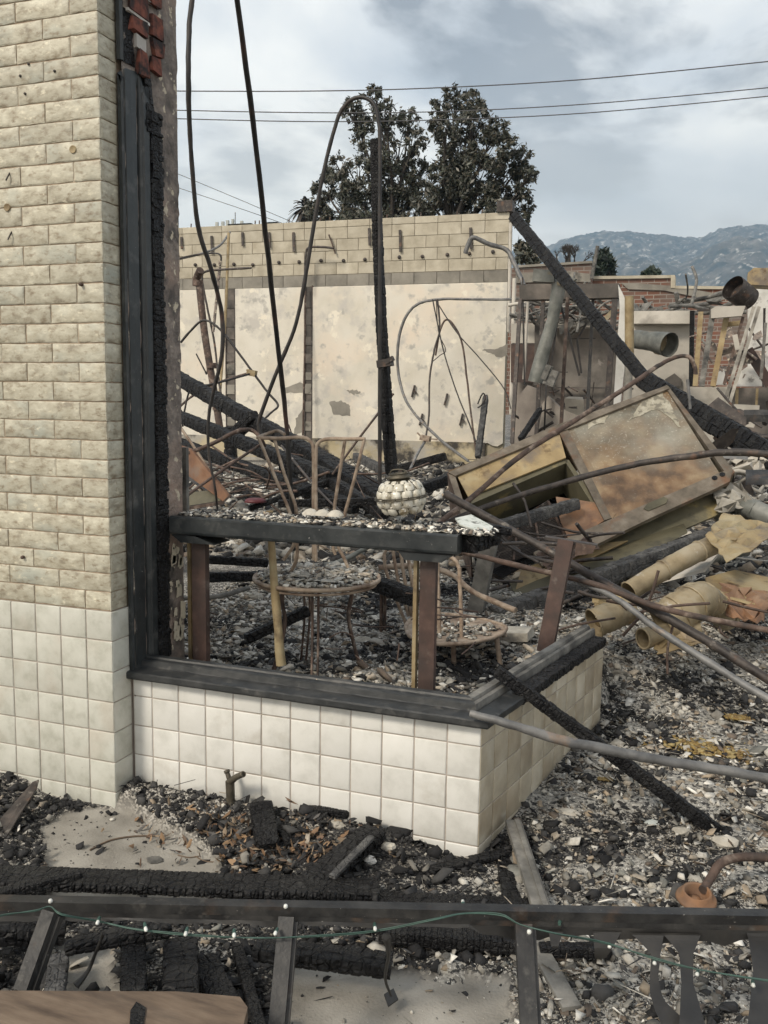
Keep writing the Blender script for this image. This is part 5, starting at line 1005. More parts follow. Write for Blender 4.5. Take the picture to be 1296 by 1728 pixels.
sheet([(1112, 985, 2.3), (1165, 940, 2.6), (1215, 935, 2.6), (1190, 965, 2.2)], 'pale_wall', 'board_piece', 'pale broken board between the ducts', 'board', th=.02)
sheet([(860, 985, 2.6), (1150, 880, 3.2), (1160, 900, 3.0), (1010, 975, 2.5), (870, 1010, 2.4)], 'hood_olive', 'bent_sheet', 'olive metal sheet under the hood along the ashy beam', th=.012)
sheet([(1255, 700, 5), (1330, 700, 5), (1330, 712, 5), (1255, 712, 5)], 'rail_steel', 'steel_bar', 'level grey steel bar at the right edge behind the charred beam', 'bar', th=.05)
sheet([(1258, 803, 3.9), (1330, 803, 3.9), (1330, 818, 3.8), (1258, 818, 3.8)], 'rail_steel', 'steel_bar', 'dark steel bar at the right edge beside the hood holes', 'bar', th=.05)
sheet([(1196, 768, 3.6), (1262, 768, 3.6), (1262, 776, 3.5), (1196, 772, 3.5)], 'grey_pipe', 'steel_bar', 'thin steel angle just under the curved pipe at the hood corner', 'bar', th=.04)

def crumple(pts, Y, m, name, label, n=7, amp=.03):
    P = [V(x, y, yy) for (x, y), yy in zip(pts, Y)]; v = []; q = n+1
    for j in range(q):
        for i in range(q):
            a, c_ = i/n, j/n; p = P[0]*(1-a)*(1-c_)+P[1]*a*(1-c_)+P[2]*a*c_+P[3]*(1-a)*c_; e = (i in (0, n)) or (j in (0, n)); v.append(p+RS.normal(0, amp*(.5 if e else 1), 3))
    b = MB(); b.add(v, [(j*q+i, j*q+i+1, (j+1)*q+i+1, (j+1)*q+i) for j in range(n) for i in range(n)]); o = b.build(name, m); so_ = o.modifiers.new('thickness', 'SOLIDIFY'); so_.thickness = .004; return tag(o, label, 'sheet metal')
crumple([(1098, 1065), (1160, 1050), (1190, 1085), (1110, 1105)], (1.45, 1.5, 1.35, 1.3), 'hood_yellow', 'crumpled_sheet', 'crumpled yellowish sheet below the crumpled duct elbow', amp=.012)
crumple([(1215, 985), (1300, 1000), (1290, 1050), (1225, 1040)], (1.9, 1.9, 1.7, 1.7), 'brown_rust', 'crumpled_sheet', 'rust brown crumpled sheet beside the grey duct at the right edge', amp=.015)
crumple([(1000, 1010), (1060, 1000), (1070, 1050), (1010, 1060)], (1.6, 1.7, 1.6, 1.5), 'hood_yellow', 'crumpled_sheet', 'torn yellowish sheet left of the crumpled duct elbow', amp=.012)
crumple([(905, 935), (990, 905), (1010, 925), (925, 962)], (2.4, 2.6, 2.5, 2.3), 'rust_steel', 'crumpled_sheet', 'dark rusty crumpled sheet under the left of the hood', amp=.015)
crumple([(1200, 830), (1250, 815), (1270, 850), (1215, 862)], (3.3, 3.4, 3.3, 3.2), 'footing', 'crumpled_sheet', 'pale crumpled piece behind the lower right corner of the hood', amp=.025)
crumple([(1240, 775), (1296, 770), (1290, 800), (1245, 805)], (4.2, 4.3, 4.2, 4.1), 'pale_wall', 'crumpled_sheet', 'pale crumpled piece under the end of the thick charred beam', amp=.03)
crumple([(1190, 905), (1222, 866), (1330, 893), (1228, 950)], (2.2, 2.7, 2.6, 1.9), 'hood_yellow', 'bent_sheet', 'bent yellow metal sheet at the right edge below the hood', n=9, amp=.010)
# ------------------------------------------------------------------ the burnt rooms behind on the right
def slab(pts, Y, th, m, name, parent, wob=0):
    b = MB(); b.prism([V(x, y, Y) for x, y in pts], (0, 1, 0), th); return b.build(name, m, parent)
def stick(a, b_, w, m, name, parent, d=None):
    A = V(*a); B = V(*b_); W = wpx((A+B)/2, w); b = MB(); b.bar(A, B, W, d or W, up=(0, 1, 0)); return b.build(name, m, parent)
fr = empty('stud_partition', V(955, 720, 8), 'burnt steel stud frame under a sooty header right of the block wall', 'stud frame')
slab([(876, 481), (1044, 478), (1043, 502), (877, 506)], 8, .2, 'header', 'header_beam', fr)
for a, b_, w, m in (((878, 505, 8), (864, 748, 7.6), 6, 'dark_steel'), ((917, 503, 8.05), (905, 735, 7.9), 6, 'dark_steel'), ((958, 502, 8), (947, 716, 7.9), 5.5, 'rust_steel'), ((1001, 500, 8.1), (991, 702, 8), 5, 'rail_steel'), ((1038, 500, 8.05), (1024, 690, 7.9), 9, 'dark_steel')): stick(a, b_, w, m, 'stud', fr)
slab([(1043, 480), (1052, 498), (1061, 520), (1056, 600), (1047, 680), (1035, 686), (1042, 570), (1046, 520)], 7.9, .05, 'white_board', 'board_edge', fr)
for a, b_, w in (((882, 468, 8.4), (885, 650, 8.4), 2.5), ((938, 505, 8.5), (922, 625, 8.5), 3), ((946, 505, 8.5), (929, 622, 8.5), 3), ((944, 505, 8.4), (978, 634, 8.4), 3.5), ((990, 545, 8.4), (974, 574, 8.4), 3), ((974, 574, 8.4), (981, 630, 8.4), 3), ((955, 572, 8.6), (1005, 571, 8.6), 1.6), ((924, 628, 8.6), (958, 628, 8.6), 1.6), ((922, 640, 8.5), (918, 745, 8.4), 2.5)): stick(a, b_, w, 'black_rod', 'thin_bar', fr)
for a, b_, w in (((891, 508, 8.6), (884, 640, 8.6), 5), ((868, 470, 11.4), (862, 700, 11.2), 7), ((862, 376, 12.0), (858, 560, 12.0), 6)):
    A = V(*a); b = MB(); b.tube([V(*a), V(*b_)], wpx(A, w)/2, 8); tag(b.build('white_pipe', 'pale_wall'), {891: 'thin pale pipe behind the left studs of the burnt frame', 868: 'pale pipe standing at the lower right end of the block wall', 862: 'pale pipe up the top right corner of the block wall'}[a[0]], 'pipe')
# hanging duct
hdz = empty('hanging_duct', V(915, 640, 7.5), 'grey green duct hanging diagonally in the burnt frame', 'duct')
P = [V(944, 478, 7.6), V(932, 540, 7.6), V(912, 610, 7.6), V(904, 645, 7.6)]; b = MB(); b.tube(P, [wpx(P[0], w)/2 for w in (26, 20, 24, 28)], 14, wob=.03); b.build('pipe', 'duct_grey', hdz)
b = MB(); b.bar(V(925, 650, 7.4), V(935, 625, 7.4), .12, .10, up=(0, 1, 0)); b.bar(V(918, 640, 7.4), V(928, 617, 7.4), .06, .14, up=(0, 1, 0)); b.build('damper_box', 'grey_wood', hdz)
b = MB(); b.bar(V(902, 466, 7.6), V(938, 468, 7.6), .2, wpx(P[0], 20)); b.prism([V(938, 455, 7.5), V(972, 470, 7.5), V(960, 482, 7.5), V(940, 482, 7.5)], (0, 1, 0), .1); b.build('top_piece', 'duct_grey', hdz)
# interior wall behind the frame
iw = empty('inner_wall', V(950, 705, 11), 'sooty inner wall behind the burnt stud frame', 'wall')
slab([(862, 545), (931, 545), (931, 552), (1045, 552), (1040, 760), (862, 760)], 11.5, .15, 'soot_wall', 'wall_face', iw)
slab([(928, 537), (1000, 535), (1002, 552), (928, 553)], 11.2, .25, 'pale_wall', 'top_beam', iw)
slab([(862, 580), (903, 580), (901, 645), (862, 645)], 11.2, .1, 'red_steel', 'rusty_panel', iw)
slab([(862, 546), (902, 546), (902, 579), (862, 579)], 11.2, .1, 'pale_wall', 'pale_panel', iw)
slab([(903, 543), (914, 543), (912, 650), (900, 650)], 11.1, .12, 'header', 'dark_post', iw)
slab([(935, 653), (1024, 653), (1024, 656), (935, 655)], 11.35, .05, 'header', 'painted_shadow_strip', iw)  # solid dark strip painted in for the shadow line of a gap
b = MB(); P = PX([(858, 515, 11), (900, 510, 11), (1002, 508, 11)]); b.tube(P, wpx(P[0], 6)/2, 8); tag(b.build('white_pipe', 'pale_wall'), 'level white pipe just under the sooty header', 'pipe')
for i, (x0, y0, x1, y1, w, m) in enumerate(((862, 535, 930, 525, 5, 'grey_wood'), (925, 522, 1000, 532, 5, 'rust_steel'), (935, 518, 985, 545, 4, 'dark_steel'), (975, 510, 1000, 545, 9, 'red_steel'), (1008, 505, 1040, 530, 5, 'grey_wood'), (905, 530, 945, 512, 4, 'grey_pipe'), (1013, 548, 1040, 520, 8, 'duct'))):
    A = V(x0, y0, 10.6); b = MB(); b.bar(A, V(x1, y1, 10.9), wpx(A, w), wpx(A, w), up=(0, 1, 0)); tag(b.build('broken_strut', m), ['grey broken strut at the left under the sooty header', 'long rusty strut under the middle of the sooty header', 'thin dark strut crossing the rusty one under the header', 'thick red brown strut right of the thin dark one', 'grey strut at the right end under the header', 'short grey tube under the left of the header', 'yellowish strut behind the rafter at the right of the frame'][i], 'strut')
tag(slab([(875, 700), (872, 672), (890, 650), (905, 656), (913, 690), (905, 735), (880, 735)], 8.2, .08, 'soot_wall', 'board_piece', None), 'rounded grey board leaning in the left bay of the frame', 'board')
tag(slab([(905, 735), (907, 692), (925, 668), (948, 690), (985, 705), (990, 735)], 8.6, .1, 'soot_wall', 'board_piece', None), 'sooty board leaning behind the middle studs', 'board')
b = MB(); b.hexa([V(x, y, Y) for x, y, Y in ((955, 705, 8.6), (985, 705, 8.6), (988, 700, 9), (957, 700, 9), (953, 672, 8.6), (985, 675, 8.6), (983, 670, 9), (960, 669, 9))]); tag(b.build('broken_block', 'cmu_grey'), 'broken grey block behind the rusty stud', 'block')
fallen('charred_stick', (878, 742, 7), (912, 690, 7.4), 9, 'char', 'crooked charred stick at the foot of the left studs', cat='stick')

yt_ = empty('lagged_pipe', V(1062, 680, 7.6), 'yellow and grey lagged pipe standing beside the white board', 'pipe')
P = PX([(1062, 500, 7.7), (1062, 600, 7.7)]); b = MB(); b.tube(P, wpx(P[0], 15)/2, 12, sub=1, wob=.05); b.build('lagging', 'yellow_metal', yt_)
P = PX([(1062, 600, 7.72), (1058, 690, 7.72)]); b = MB(); b.tube(P, wpx(P[0], 14)/2, 12, sub=1, wob=.05); b.build('pipe', 'footing', yt_)
rw = empty('back_room', V(1150, 700, 10), 'pale scorched room wall with a cracked top beam behind the hood', 'wall')
slab([(1060, 548), (1170, 547), (1170, 720), (1060, 720)], 10.2, .15, 'pale_wall', 'wall_face', rw)
slab([(1066, 525), (1172, 524), (1171, 546), (1066, 546)], 10.0, .3, 'pale_wall', 'top_beam', rw)
slab([(1164, 524), (1172, 524), (1170, 652), (1162, 652)], 9.9, .1, 'char_fine', 'burnt_edge', rw)
slab([(1122, 640), (1138, 630), (1150, 640), (1150, 652), (1125, 652)], 10.15, .03, 'header', 'hole', rw)
slab([(1162, 653), (1240, 652), (1236, 705), (1200, 745), (1160, 712)], 9.6, .2, 'pale_wall', 'low_panel', rw)
du = empty('burst_duct', V(1100, 600, 8.5), 'short flared grey duct sticking out of the back room wall', 'duct')
P = PX([(1068, 572, 9.2), (1100, 576, 9), (1130, 582, 8.8)]); b = MB(); b.tube(P, [wpx(P[0], w)/2 for w in (30, 32, 40)], 16, cap=False, wob=.03); b.tube(P, [wpx(P[0], w)/2*.95 for w in (30, 32, 40)], 16, cap=False); b.build('pipe', 'duct_grey', du)
P = PX([(1112, 579, 8.95), (1116, 580, 8.93)]); b = MB(); b.tube(P, wpx(P[0], 38)/2, 16); b.build('seam_ring', 'duct', du)
# leaning frame
lf = empty('stud_partition', V(1210, 745, 8), 'pale stud frame leaning to the left behind the thick charred beam', 'stud frame')
slab([(1200, 522), (1208, 517), (1258, 516), (1252, 533), (1200, 537)], 8.2, .1, 'pale_wall', 'header_board', lf)
for a, b_, w, m in (((1183, 524, 8.6), (1173, 652, 8.5), 8, 'yellow_metal'), ((1204, 520, 8.3), (1184, 652, 8.2), 9, 'grey_wood'), ((1226, 535, 8.4), (1203, 652, 8.3), 9, 'hood_yellow'), ((1254, 535, 8.3), (1222, 648, 8.2), 5, 'rust_steel'), ((1240, 565, 8.1), (1245, 590, 8.1), 8, 'pale_wall'), ((1292, 545, 8.6), (1284, 640, 8.5), 5, 'grey_wood'), ((1176, 524, 8.4), (1260, 520, 8.4), 4, 'dark_steel'), ((1225, 548, 8.5), (1250, 545, 8.5), 8, 'yellow_metal'), ((1244, 655, 8.8), (1242, 700, 8.8), 5, 'yellow_metal'), ((1278, 655, 8.8), (1276, 690, 8.8), 4, 'yellow_metal')): stick(a, b_, w, m, 'stud', lf)
for o in (0, 9): stick((1272+o, 518, 7.8), (1200+o, 752, 7.4), 5.5, 'footing', 'corner_post', lf)
stick((1244, 592, 7.7), (1256, 594, 7.7), 3, 'dark_steel', 'wire_tie', lf)
tag(slab([(1248, 628), (1262, 618), (1287, 628), (1286, 652), (1243, 652)], 9.2, .1, 'white_board', 'board_piece', None), 'pale broken board behind the leaning frame at the right', 'board')
tag(slab([(1224, 690), (1240, 682), (1282, 684), (1280, 702), (1272, 722), (1226, 715)], 8.4, .1, 'pale_wall', 'board_piece', None), 'ragged pale board above the thick charred beam', 'board')
tag(slab([(1205, 632), (1222, 622), (1226, 648), (1206, 650)], 9.0, .1, 'white_board', 'board_piece', None), 'small white board between the leaning studs', 'board')
tag(slab([(1232, 655), (1340, 652), (1340, 800), (1210, 790)], 9.6, .2, 'header', 'void_shade_panel', None), 'dark panel standing in for the shaded void behind the boards at the right edge', 'wall')  # shade of the open void, put in as one dark sheet
stick_ = MB(); A = V(1262, 590, 8.8); stick_.bar(A, V(1300, 650, 8.8), wpx(A, 16), .06, up=(0, 1, 0)); tag(stick_.build('leaning_strip', 'red_steel'), 'brown metal strip leaning at the right edge', 'strip')
ro = empty('roof_vent', V(1270, 500, 9), 'burnt round roof vent with a boxy yellowish hood at the right edge', 'vent')
c = V(1238, 486, 9); ax = n3(RT*.80+FW*.42-UP*.38); b = MB(); R_ = wpx(c, 21); b.lathe([(0, .12), (R_*.94, .12)], c, ax, 22); b.lathe([(R_, -.02), (R_*1.02, .0), (R_*.98, .15), (R_*.95, .28)], c, ax, 22); b.lathe([(R_*.93, .26), (R_*.95, .0)], c, ax, 22); b.build('vent_mouth', 'dark_steel', ro)
slab([(1262, 460), (1272, 452), (1340, 452), (1340, 484), (1262, 480)], 9.3, .4, 'hood_yellow', 'vent_box', ro)
slab([(1240, 500), (1262, 482), (1264, 512), (1248, 515)], 9.2, .3, 'dark_steel', 'vent_base', ro)
wr = tag(slab([(1262, 486), (1340, 486), (1340, 652), (1262, 652)], 10.4, .2, 'white_board', 'white_wall', None), 'cracked white wall at the right edge below the roof vent', 'wall')
for a, b_ in (((1270, 590, 10.2), (1340, 565, 10.2)), ((1262, 552, 10.2), (1290, 590, 10.2)), ((1290, 520, 10.1), (1288, 660, 10.1))):
    A = V(*a); b = MB(); b.tube([V(*a), V(*b_)], wpx(A, 4)/2, 6); tag(b.build('thin_pipe', 'dark_steel'), {1270: 'dark pipe rising right across the white wall', 1262: 'dark pipe falling right across the white wall', 1290: 'upright dark pipe before the white wall'}[a[0]], 'pipe')

def tangle(name, n, x0, x1, y0, y1, Y0, Y1, m, lmin, lmax, wmin, wmax, steep=.5, sheets=.3):
    b = MB()
    for _ in range(n):
        Y = random.uniform(Y0, Y1); p = V(random.uniform(x0, x1), random.uniform(y0, y1), Y); d = n3((random.gauss(0, 1), random.gauss(0, .5), random.gauss(0, 1)*steep)); l = random.uniform(lmin, lmax); w = random.uniform(wmin, wmax)
        if random.random() < sheets:
            e = n3(np.cross(d, (random.gauss(0, .4), 1, random.gauss(0, .4)))); k = random.uniform(.2, .5); b.prism([p, p+d*l*.4, p+d*l*.45+e*l*k, p+d*l*.1+e*l*k*.8, p-d*l*.05+e*l*k*.3], (0, 1, 0), .012)
        else: q = p+d*l; b.tube([p, (p+q)/2+RS.normal(0, l*.05, 3), q], w, 5, sub=3)
    o = b.build(name, m); o['kind'] = 'stuff'
tangle('tangled_scrap', 60, 900, 1035, 508, 548, 10.2, 11.1, 'grey_wood', .2, .6, .008, .03, .35, .15)
tangle('tangled_scrap', 36, 895, 1030, 660, 735, 8.2, 10.5, 'dark_steel', .1, .5, .006, .02, .5, .2)
tangle('tangled_scrap', 46, 1180, 1296, 690, 830, 4.2, 8.5, 'dark_steel', .2, .9, .01, .03, .4)
tangle('tangled_scrap', 40, 1190, 1296, 740, 850, 4.0, 7.5, 'pale_wall', .1, .4, .01, .02, .4)
tangle('tangled_scrap', 24, 1190, 1290, 540, 650, 8.7, 9.5, 'plaster_soot', .1, .5, .008, .02, .8, .5)
tangle('tangled_scrap', 26, 1060, 1225, 505, 530, 10.4, 13, 'grey_wood', .3, 1.2, .01, .04, .3)
tangle('tangled_scrap', 22, 1010, 1296, 980, 1090, 1.2, 2.3, 'rust_steel', .08, .35, .003, .009, .3, 0)
tangle('tangled_scrap', 34, 800, 1000, 880, 1010, 2.0, 2.8, 'dark_steel', .1, .4, .004, .012, .3, 0)
tangle('tangled_scrap', 40, 310, 640, 790, 850, 3.4, 5.5, 'rust_steel', .2, .9, .004, .012, .2, 0)
tangle('tangled_scrap', 24, 360, 860, 1010, 1110, .4, 1.2, 'rust_steel', .05, .25, .0015, .004, .2, 0)
# brick wall far behind: courses too small to part, laid in the material
def brick_mat():
    m = bpy.data.materials.new('far_brick'); m.use_nodes = True; nt = m.node_tree; N = nt.nodes.new; L = nt.links.new; b = nt.nodes['Principled BSDF']
    tc = N('ShaderNodeTexCoord'); mp = N('ShaderNodeMapping'); mp.inputs['Rotation'].default_value = (PI/2, 0, 0); L(tc.outputs['Object'], mp.inputs[0])
    br = N('ShaderNodeTexBrick'); L(mp.outputs[0], br.inputs['Vector']); br.inputs['Scale'].default_value = 1; br.inputs['Brick Width'].default_value = .26; br.inputs['Row Height'].default_value = .085; br.inputs['Mortar Size'].default_value = .009
    br.inputs['Color1'].default_value = (.20, .08, .05, 1); br.inputs['Color2'].default_value = (.13, .065, .045, 1); br.inputs['Mortar'].default_value = (.30, .27, .235, 1)
    n = N('ShaderNodeTexNoise'); n.inputs['Scale'].default_value = .9; n.inputs['Detail'].default_value = 8; L(tc.outputs['Object'], n.inputs['Vector'])
    mr = N('ShaderNodeMapRange'); mr.inputs['From Min'].default_value = .45; mr.inputs['From Max'].default_value = .62; mr.inputs['To Max'].default_value = .75; L(n.outputs['Fac'], mr.inputs['Value'])
    mx = N('ShaderNodeMix'); mx.data_type = 'RGBA'; L(mr.outputs[0], mx.inputs['Factor']); L(br.outputs['Color'], mx.inputs['A']); mx.inputs['B'].default_value = (.15, .135, .12, 1)
    L(mx.outputs['Result'], b.inputs['Base Color']); b.inputs['Roughness'].default_value = .95; MATS['far_brick'] = m
brick_mat()
YB = 17.5
fb = empty('far_brick_wall', V(1100, 560, YB), 'stepped red brick wall with a pale coping, far right before the mountains', 'brick wall')
slab([(842, 454), (998, 444), (998, 700), (842, 700)], YB-.3, .3, 'far_brick', 'brick_face', fb)
slab([(998, 470), (1137, 468), (1137, 486), (1222, 487), (1224, 498), (1320, 498), (1320, 720), (998, 720)], YB, .3, 'far_brick', 'brick_face', fb)
slab([(866, 448), (999, 440), (999, 444), (866, 452)], YB-.35, .4, 'cmu_grey', 'coping', fb)
slab([(996, 466), (1138, 464), (1138, 469), (996, 471)], YB-.05, .4, 'cmu', 'coping', fb)
slab([(1132, 464), (1139, 464), (1139, 486), (1132, 486)], YB-.06, .4, 'cmu', 'coping', fb)
slab([(1139, 482), (1224, 483), (1224, 488), (1139, 487)], YB-.05, .4, 'cmu', 'coping', fb)
slab([(1048, 477), (1090, 479), (1130, 482), (1215, 496), (1218, 508), (1170, 500), (1120, 490), (1060, 488)], YB-.04, .05, 'cmu_grey', 'render_patch', fb)
slab([(870, 462), (960, 458), (996, 462), (996, 476), (930, 474), (870, 478)], YB-.34, .05, 'cmu_grey', 'render_patch', fb)
stick((1089, 507, YB-.3), (1090, 526, YB-.3), 4, 'dark_steel', 'slot', fb); stick((1159, 514, YB-.3), (1159, 524, YB-.3), 3, 'dark_steel', 'slot', fb)
b = MB(); A = V(1008, 415, 15); b.tube([V(999, 470, 15), A], wpx(A, 6)/2, 6, wob=.2); tag(b.build('broken_pole', 'grey_wood'), 'short pale broken pole leaning on the far brick wall', 'pole')

# ------------------------------------------------------------------ foreground: fallen steel railing, fairy lights, boards
ZR = .34
def rp(x, y, z): return G(x, y, z)
rl = empty('steel_railing', rp(648, 1540, 0.0), 'black steel railing tipped over across the bottom of the photo', 'railing')
A = rp(-60, 1522, ZR); B = rp(1370, 1549, ZR)
b = MB(); b.bar(A, B, .030, .022); b.build('top_rail', 'rail_steel', rl)
b = MB(); b.bar(A+[0, -.012, -.018], B+[0, -.012, -.018], .005, .014); b.build('rail_flange', 'rail_steel', rl)
for (x0, y0, x1, y1, z1, w) in ((86, 1538, 38, 1672, .20, 26), (484, 1548, 462, 1790, .12, 26), (883, 1560, 896, 1800, .12, 28)):
    P = rp(x0, y0, ZR-.005); Q = rp(x1, y1, z1); W = wpx(P, w); b = MB(); b.bar(P, Q, W, .022); b.build('baluster', 'rail_steel', rl)
    s_ = n3(B-A); b = MB(); b.bar(P+s_*W*.6+[0, 0, -.012], Q+s_*W*.6+[0, 0, -.012], W*.28, .016); b.build('baluster_edge', 'rail_steel', rl)
for x, y in ((85, 1520), (482, 1529), (893, 1572)):
    P = rp(x, y, ZR+.016); b = MB(); b.lathe([(0, .004), (.004, .003), (.005, 0), (.005, -.003)], P, (0, -.3, 1), 8); b.build('rivet', 'bulb_white', rl)
# melted plastic hanging from the rail
for i, (pts, w) in enumerate((([(1092, 1575), (1106, 1610), (1104, 1650), (1112, 1690), (1150, 1740)], [60, 16, 14, 22, 60]), ([(1150, 1575), (1158, 1610), (1160, 1660), (1170, 1740)], [70, 24, 20, 50]), ([(1290, 1575), (1288, 1640), (1285, 1740)], [60, 34, 50]), ([(1025, 1570), (1018, 1600), (1012, 1618)], [50, 30, 16]), ([(938, 1570), (936, 1600)], [26, 10]))):
    SP_, SW_ = spline([np.array(q, float) for q in pts], w, 7); pts = [tuple(q) for q in SP_]; w = SW_; b = None
    n_ = len(pts); b = MB(); v = []
    for j, (x, y) in enumerate(pts):
        z = ZR-.03-.03*j/7; p = rp(x, y, z); s_ = wpx(p, w[j])/2; v += [p-n3(B-A)*s_, p+n3(B-A)*s_, p+n3(B-A)*s_*.8+[0, .01, -.006], p-n3(B-A)*s_*.8+[0, .01, -.006]]
    b.add(v, [(j*4+k_, j*4+(k_+1) % 4, j*4+4+(k_+1) % 4, j*4+4+k_) for j in range(n_-1) for k_ in range(4)], False); b.build('melted_strip', 'melt', rl)
b = MB(); v = []; n_ = 60
for j in range(n_+1):
    t = j/n_; p = A*(1-t)+B*t+[0, -.014, -.022]; dd = .004+.012*value_noise(t*50, 0, 1, 3)+.03*(t > .6)*value_noise(t*40, 0, 1, 5); v += [p, p+[0, -.004, -float(dd)], p+[0, .004, -float(dd)]]
b.add(v, [(j*3+k_, j*3+(k_+1) % 3, j*3+3+(k_+1) % 3, j*3+3+k_) for j in range(n_) for k_ in range(3)]); b.build('melted_fringe', 'melt', rl)
# string of fairy lights
fl = empty('fairy_lights', rp(640, 1560, ZR-.05), 'green string of small fairy lights draped along the railing', 'fairy lights')
cp_ = [(-40, 1560), (0, 1546), (60, 1536), (85, 1530), (120, 1532), (180, 1543), (240, 1556), (330, 1566), (440, 1570), (540, 1568), (640, 1560), (740, 1540), (790, 1530), (850, 1533), (883, 1548), (940, 1562), (1020, 1590), (1110, 1620), (1200, 1640), (1340, 1660)]
P = [rp(x, y, ZR+.022-(.045 if 150 < x < 700 else .0)-(.055 if x > 960 else 0)) for x, y in cp_]
P = [p+np.array([0, -.030, 0]) if 100 < x < 960 else p for p, (x, y) in zip(P, cp_)]
b = MB(); b.tube(P, .0016, 5, sub=5); b.build('cord', 'green_plastic', fl)
b = MB(); b.tube([p+np.array([random.uniform(-.003, .003), random.uniform(-.002, .002), random.uniform(-.003, .004)]) for p in P], .0014, 5, sub=5); b.build('cord', 'green_plastic', fl)
for (x, y, dx, dy) in ((35, 1536, -4, -22), (168, 1548, -6, 16), (244, 1558, 4, 20), (316, 1566, -5, 18), (395, 1569, 0, 18), (468, 1567, -6, 14), (632, 1558, 2, 18), (782, 1532, -2, -20), (872, 1545, -20, -6), (944, 1560, 2, -16), (1028, 1592, 1, 10), (1104, 1620, 1, 10), (1178, 1638, -3, 12), (1270, 1655, 2, 14)):
    z = ZR-.012-(.03 if x > 960 else 0); p = rp(x, y, z); q = rp(x+dx, y+dy, z); d = n3(q-p); l_ = wpx(p, math.hypot(dx, dy)); r_ = .0048
    b = MB(); b.tube([p, p+d*l_*.7], [r_*.7, r_], 8, sub=1); s_ = b.build('lamp_socket', 'green_plastic', fl)
    b = MB(); b.tube([p+d*l_*.7, p+d*l_*1.05, p+d*l_*1.2], [r_*.8, r_*.9, r_*.3], 8, sub=1); b.build('lamp_bulb', 'bulb_white', s_)
# charred planks round the railing
def lying(a, b_, za, zb_, w, h, m, name, label, seg=.04, cat='timber', taper=(1, 1), rough=.1, group=None):
    A = G(*a, za); B = G(*b_, zb_); b = MB(); b.beam(A, B, wpx((A+B)/2, w), h, seg=seg, rough=rough, taper=taper); return tag(b.build(name, m), label, cat, group)
lying((-60, 1478), (640, 1503), .10, .05, 60, .03, 'char', 'charred_plank', 'wide charred plank lying behind the railing at left', .026, 'plank', rough=.05)
lying((-60, 1525), (140, 1474), .16, .20, 30, .035, 'char_fine', 'charred_timber', 'ragged charred timber end lying on the wide charred plank', .02, taper=(1, .6), rough=.2)
lying((560, 1515), (900, 1530), .03, .03, 36, .03, 'char_fine', 'charred_plank', 'charred plank along the back of the railing near the middle', .03, 'plank')
lying((500, 1512), (632, 1405), .04, .10, 52, .04, 'char', 'charred_plank', 'charred plank lying from the railing towards the low wall', .02, 'plank')
lying((560, 1480), (628, 1412), .09, .12, 14, .012, 'char_grey', 'charred_lath', 'thin charred lath lying on the plank near the low wall', .03, 'lath')
lying((440, 1358), (452, 1430), .12, .05, 40, .045, 'char_fine', 'charred_block', 'upright split charred block right of the brass tap', .025, 'block')
lying((505, 1368), (590, 1372), .09, .09, 20, .03, 'char_fine', 'charred_block', 'charred stick lying against the low wall right of the tap', .02, 'block')
lying((480, 1398), (498, 1430), .06, .04, 34, .04, 'char_fine', 'charred_block', 'small charred block below the split block', .02, 'block')
lying((-60, 1575), (110, 1570), .12, .10, 45, .05, 'char', 'charred_timber', 'charred timber end at the left edge under the railing', .03)
lying((110, 1600), (290, 1562), .12, .14, 40, .04, 'char', 'charred_timber', 'cracked charred timber between the first two balusters, under the lights', .025, taper=(.7, 1))
lying((225, 1690), (225, 1590), .10, .10, 42, .04, 'char_fine', 'charred_timber', 'square charred timber end pointing at the brown board, left one', .02)
lying((305, 1700), (305, 1590), .10, .10, 60, .04, 'char', 'charred_timber', 'blocky charred timber end pointing at the brown board, middle one', .035)
lying((90, 1690), (100, 1620), .06, .06, 34, .04, 'char_grey', 'charred_timber', 'grey cracked timber end beside the left baluster', .02)
lying((385, 1700), (340, 1620), .05, .07, 50, .03, 'char_fine', 'charred_timber', 'curled charred scrap right of the middle timber end', .03)
lying((430, 1600), (660, 1630), .10, .08, 46, .04, 'char', 'charred_timber', 'long charred timber under the rail between the balusters', .03)
lying((640, 1572), (880, 1592), .06, .05, 40, .04, 'char_fine', 'charred_timber', 'charred timber under the rail left of the right baluster', .02)
lying((910, 1602), (1030, 1604), .05, .05, 24, .03, 'char_fine', 'charred_timber', 'short charred timber under the rail right of the right baluster', .02)
lying((400, 1600), (440, 1740), .04, .05, 20, .03, 'char_fine', 'charred_timber', 'thin charred timber beside the middle baluster', .02)
b = MB(); A = rp(-80, 1712, .26); B = rp(416, 1722, .26); 
P4 = [rp(-80, 1671, .26), rp(300, 1673, .26), rp(405, 1682, .26), rp(418, 1700, .26), rp(408, 1740, .26), rp(415, 1860, .26), rp(-80, 1860, .26)]
b.prism(P4, (0, 0, -1), .03); bd = tag(b.build('brown_board', 'brown_wood'), 'wide brown board with scorched edges at the bottom left corner', 'board')
b = MB(); P4 = [rp(218, 1740, .2635), rp(220, 1705, .2635), (rp(230, 1690, .2635)), rp(246, 1700, .2635), rp(240, 1740, .2635), rp(238, 1790, .2635), rp(212, 1790, .2635)]; b.prism(P4, (0, 0, -1), .004); b.build('burnt_notch', 'char_fine', bd)
tag(MB().build('x', 'char') if False else None, None, None) if False else None
